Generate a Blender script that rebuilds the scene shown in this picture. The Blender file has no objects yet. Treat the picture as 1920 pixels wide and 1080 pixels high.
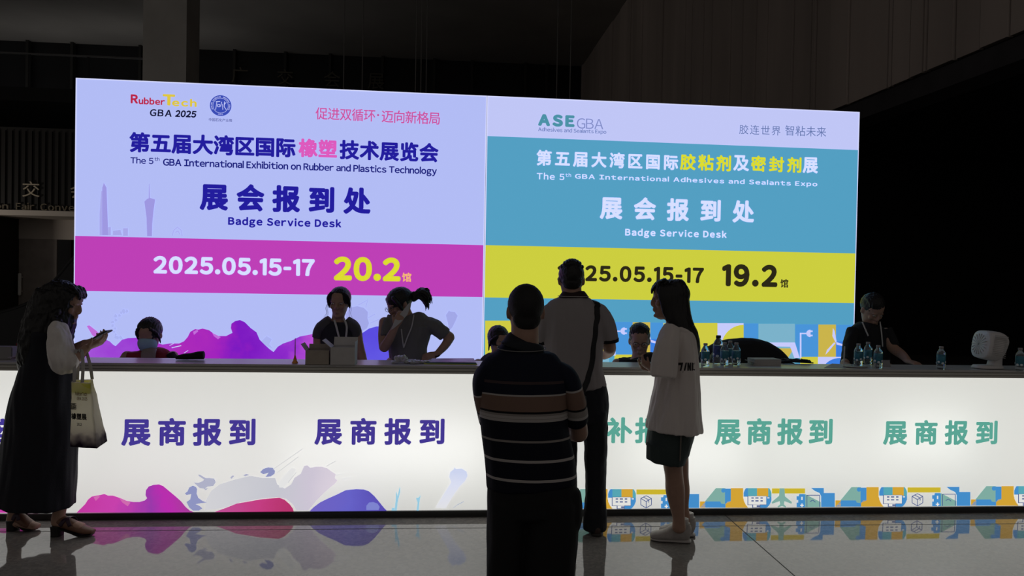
import bpy, bmesh, math, random
from mathutils import Vector, Matrix, noise
R = random.Random(7)
sc = bpy.context.scene
COL = sc.collection

# ------------------------------------------------------------------ camera, world, exposure
FPX = 1443.0
EYE = Vector((0, 0, 1.62))
PITCH, ROLL = 0.0152, 0.01835
_F = Vector((0, math.cos(PITCH), -math.sin(PITCH)))
_U0 = Vector((0, math.sin(PITCH), math.cos(PITCH)))
_R0 = Vector((1, 0, 0))
_R = _R0 * math.cos(ROLL) + _U0 * math.sin(ROLL)
_U = _U0 * math.cos(ROLL) - _R0 * math.sin(ROLL)
cam_d = bpy.data.cameras.new('camera')
cam_d.sensor_width = 36.0
cam_d.lens = FPX / 1920 * 36.0
cam_d.clip_end = 200
cam = bpy.data.objects.new('camera', cam_d)
COL.objects.link(cam)
cam.matrix_world = Matrix(((_R.x, _U.x, -_F.x, EYE.x), (_R.y, _U.y, -_F.y, EYE.y), (_R.z, _U.z, -_F.z, EYE.z), (0, 0, 0, 1)))
sc.camera = cam
w = bpy.data.worlds.new('hall_ambient')
w.use_nodes = True
w.node_tree.nodes['Background'].inputs[0].default_value = (1.0, 0.93, 0.88, 1)
w.node_tree.nodes['Background'].inputs[1].default_value = 0.12
sc.world = w
sc.view_settings.view_transform = 'Standard'
sc.view_settings.look = 'None'
sc.view_settings.exposure = 0.0
sc.view_settings.gamma = 1.0
sc.view_settings.use_curve_mapping = False
sc.cycles.use_denoising = True
sc.cycles.max_bounces = 8
sc.cycles.sample_clamp_indirect = 4.0


def ray(px, py):
    return _F + _R * ((px - 960) / FPX) - _U * ((py - 540) / FPX)


def P(px, py, d):
    r = ray(px, py)
    return EYE + r * (d / r.y)


def G(px, py, z=0.0):
    r = ray(px, py)
    return EYE + r * ((z - EYE.z) / r.z)


# area lights; three unseen fills are added to brighten ceiling and entrance
def area(name, loc, sx, sy, power, col):
    l = bpy.data.lights.new(name, 'AREA')
    l.shape = 'RECTANGLE'; l.size = sx; l.size_y = sy; l.energy = power; l.color = col
    o = bpy.data.objects.new(name, l); COL.objects.link(o); o.location = loc
    return o


hl = area('fill_behind_column', (-11.9, 28, 5.0), 2.0, 2.0, 22, (1.0, 0.97, 0.94))  # added fill hidden behind the column, lifts the mid ceiling
hl.rotation_euler = (math.radians(180), 0, 0)
hl = area('fill_entrance', (-16.5, 17, 1.6), 1.2, 0.5, 45, (1.0, 0.9, 0.8))  # added fill left of frame, brightens the soffit, doors and sign
hl.rotation_euler = (math.radians(100), 0, 0)
hl = area('fill_above_gallery', (-20, 34.5, 8.6), 13.0, 1.2, 25, (1.0, 0.98, 0.95))  # added fill strip hidden by the gallery edge, lifts the left ceiling
hl.rotation_euler = (math.radians(180), 0, 0)


# ------------------------------------------------------------------ materials
def lin(c):
    return tuple(((v / 255) / 12.92 if v / 255 <= 0.04045 else ((v / 255 + 0.055) / 1.055) ** 2.4) for v in c)


MATS = {}


def new_mat(name):
    m = bpy.data.materials.new(name); m.use_nodes = True
    return m, m.node_tree.nodes, m.node_tree.links, m.node_tree.nodes['Principled BSDF']


def mat(name, rgb, rough=0.6, metal=0.0, nscale=0, namt=0.0, bump=0.0, bscale=60, spec=0.4, stretch=(1, 1, 1), sheen=0):
    if name in MATS:
        return MATS[name]
    m, N, L, b = new_mat(name)
    c = (*rgb, 1)
    b.inputs['Base Color'].default_value = c
    b.inputs['Roughness'].default_value = rough
    b.inputs['Metallic'].default_value = metal
    b.inputs['Specular IOR Level'].default_value = spec
    if sheen:
        b.inputs['Sheen Weight'].default_value = sheen
    if namt or bump:
        tc = N.new('ShaderNodeTexCoord'); mp = N.new('ShaderNodeMapping')
        mp.inputs['Scale'].default_value = stretch
        L.new(tc.outputs['Object'], mp.inputs['Vector'])
    if namt:
        n = N.new('ShaderNodeTexNoise'); n.inputs['Scale'].default_value = nscale; n.inputs['Detail'].default_value = 6
        L.new(mp.outputs['Vector'], n.inputs['Vector'])
        r = N.new('ShaderNodeValToRGB')
        r.color_ramp.elements[0].position = 0.3; r.color_ramp.elements[1].position = 0.7
        r.color_ramp.elements[0].color = tuple(v * (1 - namt) for v in rgb) + (1,)
        r.color_ramp.elements[1].color = tuple(min(1, v * (1 + namt)) for v in rgb) + (1,)
        L.new(n.outputs['Fac'], r.inputs['Fac']); L.new(r.outputs['Color'], b.inputs['Base Color'])
    if bump:
        n2 = N.new('ShaderNodeTexNoise'); n2.inputs['Scale'].default_value = bscale; n2.inputs['Detail'].default_value = 4
        L.new(mp.outputs['Vector'], n2.inputs['Vector'])
        bp = N.new('ShaderNodeBump'); bp.inputs['Strength'].default_value = bump; bp.inputs['Distance'].default_value = 0.01
        L.new(n2.outputs['Fac'], bp.inputs['Height']); L.new(bp.outputs['Normal'], b.inputs['Normal'])
    MATS[name] = m
    return m


def glow(name, srgb, k=1.0, ramp=None, axis=0, lo=0, hi=1, nscale=0, sample=True):
    """printed film lit from behind: emits its own print colour"""
    if name in MATS:
        return MATS[name]
    m, N, L, b = new_mat(name)
    c = lin(srgb)
    b.inputs['Base Color'].default_value = tuple(v * 0.35 for v in c) + (1,)
    b.inputs['Roughness'].default_value = 0.55
    b.inputs['Specular IOR Level'].default_value = 0.2
    b.inputs['Emission Color'].default_value = (*c, 1)
    b.inputs['Emission Strength'].default_value = k
    if ramp:
        tc = N.new('ShaderNodeTexCoord'); sx = N.new('ShaderNodeSeparateXYZ'); mr = N.new('ShaderNodeMapRange')
        L.new(tc.outputs['Object'], sx.inputs[0])
        mr.inputs[1].default_value = lo; mr.inputs[2].default_value = hi
        L.new(sx.outputs[axis], mr.inputs[0])
        n = N.new('ShaderNodeTexNoise'); n.inputs['Scale'].default_value = nscale or 6; n.inputs['Detail'].default_value = 8
        L.new(tc.outputs['Object'], n.inputs['Vector'])
        ad = N.new('ShaderNodeMath'); ad.operation = 'MULTIPLY_ADD'
        ad.inputs[1].default_value = 0.35; L.new(n.outputs['Fac'], ad.inputs[0])
        sb = N.new('ShaderNodeMath'); sb.operation = 'SUBTRACT'; sb.inputs[1].default_value = 0.175
        L.new(mr.outputs[0], ad.inputs[2]); L.new(ad.outputs[0], sb.inputs[0])
        cr = N.new('ShaderNodeValToRGB')
        while len(cr.color_ramp.elements) < len(ramp):
            cr.color_ramp.elements.new(0.5)
        for e, (p, col) in zip(cr.color_ramp.elements, ramp):
            e.position = p; e.color = (*lin(col), 1)
        L.new(sb.outputs[0], cr.inputs['Fac'])
        L.new(cr.outputs['Color'], b.inputs['Emission Color'])
    if not sample:
        m.cycles.emission_sampling = 'NONE'
    MATS[name] = m
    return m


def stripes(name, axis, bands, rough=0.8):
    """woven stripes across a garment: bands = [(position along axis, srgb)], ascending"""
    m, N, L, b = new_mat(name)
    b.inputs['Roughness'].default_value = rough
    b.inputs['Specular IOR Level'].default_value = 0.2
    tc = N.new('ShaderNodeTexCoord'); dt = N.new('ShaderNodeVectorMath'); dt.operation = 'DOT_PRODUCT'
    dt.inputs[1].default_value = axis
    L.new(tc.outputs['Object'], dt.inputs[0])
    lo, hi = bands[0][0], bands[-1][0] + 0.02
    mr = N.new('ShaderNodeMapRange'); mr.inputs[1].default_value = lo; mr.inputs[2].default_value = hi
    L.new(dt.outputs['Value'], mr.inputs[0])
    cr = N.new('ShaderNodeValToRGB'); cr.color_ramp.interpolation = 'CONSTANT'
    while len(cr.color_ramp.elements) < len(bands):
        cr.color_ramp.elements.new(0.5)
    for e, (p, col) in zip(cr.color_ramp.elements, bands):
        e.position = (p - lo) / (hi - lo)
    for e, (p, col) in zip(cr.color_ramp.elements, bands):
        e.color = (*col, 1)
    L.new(mr.outputs[0], cr.inputs['Fac']); L.new(cr.outputs['Color'], b.inputs['Base Color'])
    return m


# ------------------------------------------------------------------ mesh helpers
def tag(o, label=None, cat=None, group=None, kind=None):
    if label: o['label'] = label
    if cat: o['category'] = cat
    if group: o['group'] = group
    if kind: o['kind'] = kind
    return o


def link(name, me, m=None, parent=None, smooth=False):
    o = bpy.data.objects.new(name, me); COL.objects.link(o)
    if m:
        for q in (m if isinstance(m, (list, tuple)) else [m]):
            me.materials.append(q)
    if smooth:
        for p in me.polygons: p.use_smooth = True
    if parent: o.parent = parent
    return o


def obj(name, bm, m=None, parent=None, smooth=False, origin=None):
    if origin is not None:
        for v in bm.verts: v.co -= origin
    bmesh.ops.recalc_face_normals(bm, faces=bm.faces[:])
    me = bpy.data.meshes.new(name); bm.to_mesh(me); bm.free()
    return link(name, me, m, parent, smooth)


def empty(name, loc, rz=0.0):
    o = bpy.data.objects.new(name, None); COL.objects.link(o)
    o.location = loc; o.rotation_euler = (0, 0, rz); o.empty_display_size = 0.1
    return o


def box(bm, x0, x1, y0, y1, z0, z1, M=None, bevel=0.0):
    vs = [bm.verts.new((x, y, z)) for z in (z0, z1) for y in (y0, y1) for x in (x0, x1)]
    fs = [(0, 2, 3, 1), (4, 5, 7, 6), (0, 1, 5, 4), (2, 6, 7, 3), (0, 4, 6, 2), (1, 3, 7, 5)]
    fcs = [bm.faces.new([vs[i] for i in f]) for f in fs]
    if bevel:
        es = list({e for f in fcs for e in f.edges})
        r = bmesh.ops.bevel(bm, geom=es, offset=bevel, segments=2, affect='EDGES')
        vs = [v for v in bm.verts if v.is_valid and (v in vs or any(f in r['faces'] for f in v.link_faces))]
    if M is not None:
        for v in vs:
            if v.is_valid: v.co = M @ v.co
    return vs


def crom(pts, sub):
    """Catmull-Rom through rows of floats"""
    if len(pts) < 3 or sub < 2:
        return pts
    out = []
    for i in range(len(pts) - 1):
        p0 = pts[max(i - 1, 0)]; p1 = pts[i]; p2 = pts[i + 1]; p3 = pts[min(i + 2, len(pts) - 1)]
        for k in range(sub):
            t = k / sub
            out.append([0.5 * (2 * b + (c - a) * t + (2 * a - 5 * b + 4 * c - d) * t * t + (3 * b - a - 3 * c + d) * t ** 3)
                        for a, b, c, d in zip(p0, p1, p2, p3)])
    out.append(list(pts[-1]))
    return out


def loft(bm, secs, side=(1, 0, 0), n=20, sub=4, cap=0.8, power=1.0):
    """skin of elliptical rings; secs = [(pos, half width along side, half depth)]; cap>0 rounds the ends"""
    rows = crom([[*s[0], s[1], s[2]] for s in secs], sub)
    side = Vector(side)
    st = []
    for i, r in enumerate(rows):
        a = Vector(rows[max(i - 1, 0)][:3]); b = Vector(rows[min(i + 1, len(rows) - 1)][:3])
        t = (b - a)
        t = t.normalized() if t.length > 1e-9 else Vector((0, 0, 1))
        s = side - t * side.dot(t)
        if s.length < 1e-4:
            s = t.orthogonal()
        s.normalize()
        st.append((Vector(r[:3]), t, s, t.cross(s), max(r[3], 1e-4), max(r[4], 1e-4)))
    if cap:
        def ends(x, sg):
            o = []
            rr = min(x[4], x[5]) * cap
            for th in (0.5, 0.95, 1.3):
                o.append((x[0] + x[1] * sg * rr * math.sin(th), x[1], x[2], x[3], x[4] * math.cos(th), x[5] * math.cos(th)))
            return o
        st = ends(st[0], -1)[::-1] + st + ends(st[-1], 1)
    rings = []
    for p, t, s, wv, a, b in st:
        ring = []
        for k in range(n):
            q = 2 * math.pi * k / n
            cx, sy = math.cos(q), math.sin(q)
            if power != 1.0:
                cx = math.copysign(abs(cx) ** power, cx); sy = math.copysign(abs(sy) ** power, sy)
            ring.append(bm.verts.new(p + s * a * cx + wv * b * sy))
        rings.append(ring)
    for r0, r1 in zip(rings, rings[1:]):
        for k in range(n):
            bm.faces.new((r0[k], r0[(k + 1) % n], r1[(k + 1) % n], r1[k]))
    bm.faces.new(rings[0][::-1]); bm.faces.new(rings[-1])


def tube(bm, pts, r, n=10, sub=4, cap=0.8, side=(0.31, 0.2, 0.93)):
    rs = r if isinstance(r, (list, tuple)) else [r] * len(pts)
    loft(bm, [(p, q, q) for p, q in zip(pts, rs)], side=side, n=n, sub=sub, cap=cap)


def ribbon(bm, pts, hw, th, side=(1, 0, 0), sub=5):
    loft(bm, [(p, hw, th) for p in pts], side=side, n=8, sub=sub, cap=0, power=0.5)


def ball(bm, M, rx, ry, rz, nu=20, nv=12):
    r = bmesh.ops.create_uvsphere(bm, u_segments=nu, v_segments=nv, radius=1.0)
    for v in r['verts']:
        v.co = M @ Vector((v.co.x * rx, v.co.y * ry, v.co.z * rz))


def lathe(bm, prof, M=None, n=24):
    rings = []
    for r, z in prof:
        ring = [bm.verts.new((r * math.cos(2 * math.pi * k / n), r * math.sin(2 * math.pi * k / n), z)) for k in range(n)]
        rings.append(ring)
    for a, b in zip(rings, rings[1:]):
        for k in range(n):
            bm.faces.new((a[k], a[(k + 1) % n], b[(k + 1) % n], b[k]))
    bm.faces.new(rings[0][::-1]); bm.faces.new(rings[-1])
    if M is not None:
        for ring in rings:
            for v in ring: v.co = M @ v.co


def fuse(bm, voxel=0.006, it=3, fold=0.0, ff=(14, 14, 4), keep=None):
    """merge overlapping closed skins into one continuous surface"""
    me = bpy.data.meshes.new('tmp'); bmesh.ops.recalc_face_normals(bm, faces=bm.faces[:]); bm.to_mesh(me); bm.free()
    o = bpy.data.objects.new('tmp', me); COL.objects.link(o)
    r = o.modifiers.new('r', 'REMESH'); r.mode = 'VOXEL'; r.voxel_size = voxel
    if it:
        s = o.modifiers.new('s', 'SMOOTH'); s.iterations = it; s.factor = 0.5
    dg = bpy.context.evaluated_depsgraph_get()
    out = bpy.data.meshes.new_from_object(o.evaluated_get(dg))
    bpy.data.objects.remove(o); bpy.data.meshes.remove(me)
    if fold:
        ns = [v.normal.copy() for v in out.vertices]
        for v, nn in zip(out.vertices, ns):
            c = v.co
            q = Vector((c.x * ff[0], c.y * ff[1], c.z * ff[2]))
            v.co = c + nn * fold * (noise.noise(q) + 0.5 * noise.noise(q * 2.3))
    for p in out.polygons: p.use_smooth = True
    return out


def fused(name, bm, m, parent, voxel=0.006, it=3, fold=0.0, ff=(14, 14, 4)):
    o = link(name, fuse(bm, voxel, it, fold, ff), m, parent)
    for v in o.data.vertices: v.co -= parent.location
    return o


def clusters(boxes):
    """groups of boxes lying close to one another"""
    n = len(boxes); par = list(range(n))

    def top(i):
        while par[i] != i: i = par[i]
        return i
    for i in range(n):
        for j in range(i):
            a, b = boxes[i], boxes[j]
            g = math.hypot(max(0, a[0] - b[1], b[0] - a[1]), max(0, a[2] - b[3], b[2] - a[3]))
            if g <= max(0.018, 0.45 * max(a[1] - a[0], a[3] - a[2], b[1] - b[0], b[3] - b[2])): par[top(i)] = top(j)
    out = {}
    for i in range(n): out.setdefault(top(i), []).append(i)
    return list(out.values())


# ------------------------------------------------------------------ flat prints on a lit plane
class Plane:
    """vertical plane: Y = Y0 + tan(a) X; local x along it, local y out of it towards the visitors is negative"""
    def __init__(s, Y0, a):
        s.Y0, s.a = Y0, a

    def uz(s, px, py):
        r = ray(px, py)
        t = s.Y0 / (r.y - math.tan(s.a) * r.x)
        p = EYE + r * t
        return p.x / math.cos(s.a), p.z

    def root(s, name):
        return empty(name, (0, s.Y0, 0), s.a)


BACK = Plane(7.2, 0.1076)
DESK = Plane(5.17, 0.0848)
STEP = 0.0012


def poly(name, pl, pts, layer, m, parent, px=True, thick=False, smooth_n=0):
    q = [pl.uz(*p) for p in pts] if px else pts
    if smooth_n:
        q = [tuple(r) for r in crom([list(p) for p in q] + [list(q[0])], smooth_n)[:-1]]
    bm = bmesh.new()
    bm.faces.new([bm.verts.new((u, -STEP * layer, z)) for u, z in q])
    me = bpy.data.meshes.new(name); 
    bm.normal_update(); bmesh.ops.triangulate(bm, faces=bm.faces[:], ngon_method='EAR_CLIP')
    bm.to_mesh(me); bm.free()
    return link(name, me, m, parent)


def polys(name, pl, lists, layer, m, parent, px=True, smooth_n=0):
    if len(lists) > 1:
        uv = [[pl.uz(*p) for p in q] if px else q for q in lists]
        cl = clusters([(min(p[0] for p in q), max(p[0] for p in q), min(p[1] for p in q), max(p[1] for p in q)) for q in uv])
        if len(cl) > 1:
            return [polys(name, pl, [uv[i] for i in c], layer, m, parent, False, smooth_n) for c in cl][0]
    bm = bmesh.new()
    for pts in lists:
        q = [pl.uz(*p) for p in pts] if px else pts
        if smooth_n:
            q = [tuple(r) for r in crom([list(p) for p in q] + [list(q[0])], smooth_n)[:-1]]
        bm.faces.new([bm.verts.new((u, -STEP * layer, z)) for u, z in q])
    bm.normal_update(); bmesh.ops.triangulate(bm, faces=bm.faces[:], ngon_method='EAR_CLIP')
    me = bpy.data.meshes.new(name); bm.to_mesh(me); bm.free()
    return link(name, me, m, parent)


def stroke(pl, a, b, wpx):
    """a thin quad between two pixels of the print"""
    ax, ay = a; bx, by = b
    dx, dy = bx - ax, by - ay
    l = math.hypot(dx, dy) or 1
    nx, ny = -dy / l * wpx / 2, dx / l * wpx / 2
    return [(ax + nx, ay + ny), (bx + nx, by + ny), (bx - nx, by - ny), (ax - nx, ay - ny)]


_GL = {}
FULL = set('ABCDEFGHIJKLMNOPQRSTUVWXYZabcdefghijkmnopqrstuvwxyz023456789.')


def glyph(ch):
    """outline of one character as 2-D faces: (points, faces, advance left, advance right)"""
    if ch in _GL:
        return _GL[ch]
    if ch == 'l':
        g = ([(0.05, 0), (0.14, 0), (0.14, 0.80), (0.05, 0.80)], [(0, 1, 2, 3)])
    elif ch == '1':
        g = ([(0.17, 0), (0.262, 0), (0.262, 0.735), (0.19, 0.735), (0.02, 0.655), (0.02, 0.57), (0.17, 0.63)], [(0, 1, 2, 6), (6, 2, 3), (6, 3, 4, 5)])
    elif ch == '-':
        g = ([(0.02, 0.27), (0.30, 0.27), (0.30, 0.345), (0.02, 0.345)], [(0, 1, 2, 3)])
    else:
        cu = bpy.data.curves.new('t', 'FONT'); cu.body = chr(ord(ch) + 0xFEE0) if ch in FULL else ch; cu.resolution_u = 4
        o = bpy.data.objects.new('t', cu); COL.objects.link(o)
        dg = bpy.context.evaluated_depsgraph_get()
        me = bpy.data.meshes.new_from_object(o.evaluated_get(dg))
        bpy.data.objects.remove(o); bpy.data.curves.remove(cu)
        g = ([(v.co.x, v.co.y) for v in me.vertices], [tuple(p.vertices) for p in me.polygons])
        bpy.data.meshes.remove(me)
    xs = [p[0] for p in g[0]]
    g = (*g, min(xs), max(xs))
    _GL[ch] = g
    return g


def text_fit(body, u0, z1, u1, z0, bold=0.0, shear=0.0):
    """flat mesh of the words filling the rectangle; letter spacing makes up the width, the stroke weight is thickened by bold (em)"""
    W, H = u1 - u0, z1 - z0
    cjk = lambda c: ord(c) > 0x2000
    gl = [(c, None if c == ' ' else glyph(c)) for c in body]
    ys = [p[1] for c, g in gl if g for p in g[0]]
    c0, d0 = min(ys) - bold, max(ys) + bold
    k = H / (d0 - c0)
    nat, gaps = 0.0, 0
    for i, (c, g) in enumerate(gl):
        nat += 0.24 if g is None else (g[3] - g[2] + 2 * bold)
        gaps += 1
    gaps -= 1
    gap = (W / k - nat) / gaps if gaps else 0.0
    sx = k
    if gaps and gap < 0.03:
        gap = 0.03; sx = W / (nat + gap * gaps)
    elif gaps and not any(cjk(c) for c in body) and gap > 0.15:
        gap = 0.15; sx = W / (nat + gap * gaps)
    elif not gaps:
        sx = W / nat
    cells = sum(map(cjk, body)) > 1
    if cells:                                   # square cells for the characters
        gA, gB = gl[0][1], gl[-1][1]
        n = len(gl)
        adv = (W / sx - 2 * bold + gA[2] - gB[3]) / (n - 1)
    global RANGES
    RANGES = []
    V, Fc = [], []
    offs = [(0, 0)] + ([(bold * math.cos(t), bold * math.sin(t)) for t in [q * math.pi / 5 for q in range(10)]] if bold else [])
    pen = 0.0
    for i, (c, g) in enumerate(gl):
        if g is None:
            pen += 0.24 + gap; continue
        x0 = (adv * i - gA[2] + bold) if cells else pen + bold - g[2]
        for ox, oy in offs:
            n0 = len(V)
            for x, y in g[0]:
                V.append((u0 + (x + x0 + ox + shear * y) * sx, 0, z0 + (y + oy - c0) * k))
            for f in g[1]: Fc.append([q + n0 for q in f])
        RANGES.append((len(V), len(Fc)))
        pen += g[3] - g[2] + 2 * bold + gap
    me = bpy.data.meshes.new('lettering'); me.from_pydata(V, [], Fc)
    return me


def text(pl, body, tl, br, layer, m, parent, bold=0.02, shear=0.0, name='lettering', label=None):
    u0, z1 = pl.uz(*tl); u1, z0 = pl.uz(*br)
    me = text_fit(body, u0, z1, u1, z0, bold, shear)
    for v in me.vertices: v.co.y = -STEP * layer
    bx, a, pr = [], 0, []
    for b_, f_ in RANGES:
        vs = [v.co for v in me.vertices[a:b_]]
        bx.append((min(v.x for v in vs), max(v.x for v in vs), min(v.z for v in vs), max(v.z for v in vs))); pr.append((a, b_)); a = b_
    cl = clusters(bx)
    if len(cl) > 1:                             # letters set far apart stand as letters of their own
        co = [tuple(v.co) for v in me.vertices]; fs = [tuple(p.vertices) for p in me.polygons]
        o = None
        for c in cl:
            keep = {}
            for i in c:
                for v in range(*pr[i]): keep[v] = len(keep)
            mm = bpy.data.meshes.new(name)
            mm.from_pydata([co[v] for v in keep], [], [[keep[v] for v in f] for f in fs if f[0] in keep])
            o = link(name, mm, m, parent)
        bpy.data.meshes.remove(me)
        return o
    o = link(name, me, m, parent)
    if label: o['label'] = label
    return o


# ================================================================== SETTING
AB = 0.095                                     # building grid
e1 = Vector((math.cos(AB), math.sin(AB), 0)); e2 = Vector((-math.sin(AB), math.cos(AB), 0))


def grid(x, y, z=0):
    return e1 * x + e2 * y + Vector((0, 0, z))


MG = Matrix.Rotation(AB, 4, 'Z')


def slab(name, x0, x1, y0, y1, z0, z1, m, kind='structure'):
    bm = bmesh.new(); box(bm, x0, x1, y0, y1, z0, z1, MG)
    return tag(obj(name, bm, m), kind=kind)


# polished terrazzo floor with a joint grid
def floor_mat():
    m, N, L, b = new_mat('terrazzo')
    tc = N.new('ShaderNodeTexCoord')
    n = N.new('ShaderNodeTexNoise'); n.inputs['Scale'].default_value = 1.3; n.inputs['Detail'].default_value = 3
    v = N.new('ShaderNodeTexVoronoi'); v.inputs['Scale'].default_value = 55
    L.new(tc.outputs['Object'], n.inputs['Vector']); L.new(tc.outputs['Object'], v.inputs['Vector'])
    r1 = N.new('ShaderNodeValToRGB')
    r1.color_ramp.elements[0].color = (0.21, 0.20, 0.19, 1); r1.color_ramp.elements[1].color = (0.30, 0.285, 0.27, 1)
    L.new(n.outputs['Fac'], r1.inputs['Fac'])
    r2 = N.new('ShaderNodeValToRGB')
    r2.color_ramp.elements[0].color = (0.80, 0.80, 0.80, 1); r2.color_ramp.elements[1].color = (1.12, 1.1, 1.08, 1)
    sp = N.new('ShaderNodeSeparateColor'); L.new(v.outputs['Color'], sp.inputs[0]); L.new(sp.outputs[0], r2.inputs['Fac'])
    mx = N.new('ShaderNodeMix'); mx.data_type = 'RGBA'; mx.blend_type = 'MULTIPLY'; mx.inputs[0].default_value = 1
    L.new(r1.outputs['Color'], mx.inputs[6]); L.new(r2.outputs['Color'], mx.inputs[7])
    L.new(mx.outputs[2], b.inputs['Base Color'])
    b.inputs['Roughness'].default_value = 0.045
    b.inputs['Specular IOR Level'].default_value = 0.62
    return m


bm = bmesh.new(); box(bm, -40, 30, -12, 60, -0.2, 0)
floor = tag(obj('floor', bm, floor_mat()), kind='structure')
# joints in the floor: strips let into the surface
bm = bmesh.new()


def joint(a, b, wd=0.007):
    d = (b - a).normalized(); n_ = Vector((-d.y, d.x, 0)) * wd / 2
    z = Vector((0, 0, 0.0006))
    bm.faces.new([bm.verts.new(p + z) for p in (a + n_, b + n_, b - n_, a - n_)])


j0, j1 = G(20, 997), G(1900, 982)
dj = (j1 - j0).normalized()
joint(j0 - dj * 8, j1 + dj * 8)
k0, k1 = G(1370, 975), G(1490, 1080)
dk = (k1 - k0).normalized()
joint(k0 - dk * 14, k1 + dk * 4)
joint(j0 - dj * 8 - Vector((0, 2.4, 0)), j1 + dj * 8 - Vector((0, 2.4, 0)))
joint(k0 - dk * 14 - dj * 4.8, k1 + dk * 4 - dj * 4.8)
tag(obj('trim_1', bm, mat('floor_joint', (0.02, 0.019, 0.018), 0.7)), kind='structure')

m_ceil = mat('hall_ceiling', (0.36, 0.34, 0.32), 0.8, nscale=0.3, namt=0.12)
slab('ceiling', -34, 7.2, 2, 39, 12.3, 12.8, m_ceil)
slab('wall_back', -34, 24, 38.6, 39, 0, 12.8, mat('dark_glass_wall', (0.012, 0.012, 0.014), 0.35, nscale=0.4, namt=0.3))
# window wall mullions of the far wall (upper band) and the railing before it
bm = bmesh.new()
for px in (40, 115, 190, 306, 470, 560, 640, 735, 830, 900, 1000, 1040):
    x = (px - 845) / FPX * 38.4
    box(bm, x - 0.06, x + 0.06, 38.3, 38.6, 0, 12.3, MG)
for z in (3.4, 6.6, 9.4):
    box(bm, -34, 10, 38.35, 38.6, z - 0.05, z + 0.05, MG)
tag(obj('trim_2', bm, mat('mullion', (0.03, 0.029, 0.027), 0.5)), kind='structure')
bm = bmesh.new()
box(bm, -34, -10.2, 30.0, 38.3, 7.75, 8.25, MG)
tag(obj('trim_3', bm, mat('gallery_edge', (0.012, 0.012, 0.012), 0.7)), kind='structure')
# glass gallery balustrade up on the left with a pale handrail
rl = empty('balustrade', grid(-20, 30.1, 8.25), AB)
tag(rl, 'gallery balustrade with a pale handrail high up left of the column', 'railing')
bm = bmesh.new(); box(bm, -14, 9.6, -0.04, 0.04, 1.22, 1.28); obj('handrail', bm, mat('pale_steel', (0.16, 0.16, 0.16), 0.4, 0.6), rl)
for k in range(12):
    bm = bmesh.new(); x = -13.6 + k * 2.05; box(bm, x - 0.03, x + 0.03, -0.03, 0.03, 0, 1.22)
    obj('post', bm, mat('dark_steel', (0.03, 0.03, 0.032), 0.45, 0.5), rl)

# right-hand bulkhead clad in vertical boards, over a dark opening
bm = bmesh.new()
XF = 7.0
cut = [1080, 1092, 1110, 1128, 1140, 1165, 1178, 1200, 1222, 1240, 1262, 1285, 1307, 1320, 1342, 1358, 1393, 1397, 1420, 1445, 1468, 1515, 1520, 1542, 1558, 1566, 1595, 1633, 1712, 1721, 1760, 1788, 1796, 1851, 1905]
ys = sorted([XF * FPX / (p - 845) for p in cut] + [9.0, 8.4, 7.9, 7.1, 6.4, 5.2, 4.4], reverse=True)
for a, b in zip(ys, ys[1:]):
    if a - b < 0.03: continue
    dx = R.choice((0, 0, 0.012, 0.02, 0.03))
    g_ = min(0.022, (a - b) * 0.25)
    box(bm, XF + dx, XF + 0.09, b + g_, a - g_, 4.72, 12.3, MG)
wall_r = tag(obj('wall_right', bm, mat('bulkhead_boards', (0.52, 0.44, 0.395), 0.75, nscale=0.6, namt=0.22, stretch=(1, 1, 0.12))), kind='structure')
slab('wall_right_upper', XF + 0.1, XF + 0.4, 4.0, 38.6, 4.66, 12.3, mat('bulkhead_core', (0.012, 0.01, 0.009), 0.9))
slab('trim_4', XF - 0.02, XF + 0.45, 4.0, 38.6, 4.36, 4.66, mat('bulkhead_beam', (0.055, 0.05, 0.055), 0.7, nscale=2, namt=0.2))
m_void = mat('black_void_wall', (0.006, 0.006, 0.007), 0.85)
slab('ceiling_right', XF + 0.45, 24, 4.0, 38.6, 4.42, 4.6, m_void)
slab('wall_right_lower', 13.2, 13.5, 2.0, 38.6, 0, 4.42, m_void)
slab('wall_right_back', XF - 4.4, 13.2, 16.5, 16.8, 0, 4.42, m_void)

# square stone column
slab('column', (310 - 845) / FPX * 19, (310 - 845) / FPX * 19 + 0.99, 19, 19.99, 0, 12.3, mat('column_stone', (0.58, 0.56, 0.52), 0.6, nscale=1.5, namt=0.08))
# vertical cables in front of the dark back wall
m_cable = mat('steel_cable', (0.17, 0.165, 0.16), 0.45, 0.3)
cab = None
for i, (px, lab) in enumerate(((645, 'thin vertical steel cable left of the paired ones, above the lavender sign'), (680, 'thin vertical steel cable standing second behind the lavender sign top'),
               (780, 'thin steel cable, first of three close together above the lavender sign'), (790, 'thin steel cable in the middle of three close together'),
               (800, 'thin steel cable, last of three close together above the lavender sign'), (1045, 'thin steel cable above the teal sign nearest the lavender one'),
               (1070, 'thin steel cable above the teal sign beside the boarded bulkhead'))):
    if cab is None:
        bm = bmesh.new(); tube(bm, [Vector((0, 0, 0)), Vector((0, 0, 6)), Vector((0, 0, 12.3))], 0.011, n=6, sub=1, cap=0)
        o = cab = obj('steel_cable', bm, m_cable)
    else:
        o = cab.copy(); COL.objects.link(o)
    o.location = P(px, 100, 15.5).to_2d().to_3d()
    tag(o, lab, 'cable', 'cables hanging from the hall ceiling')

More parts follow.
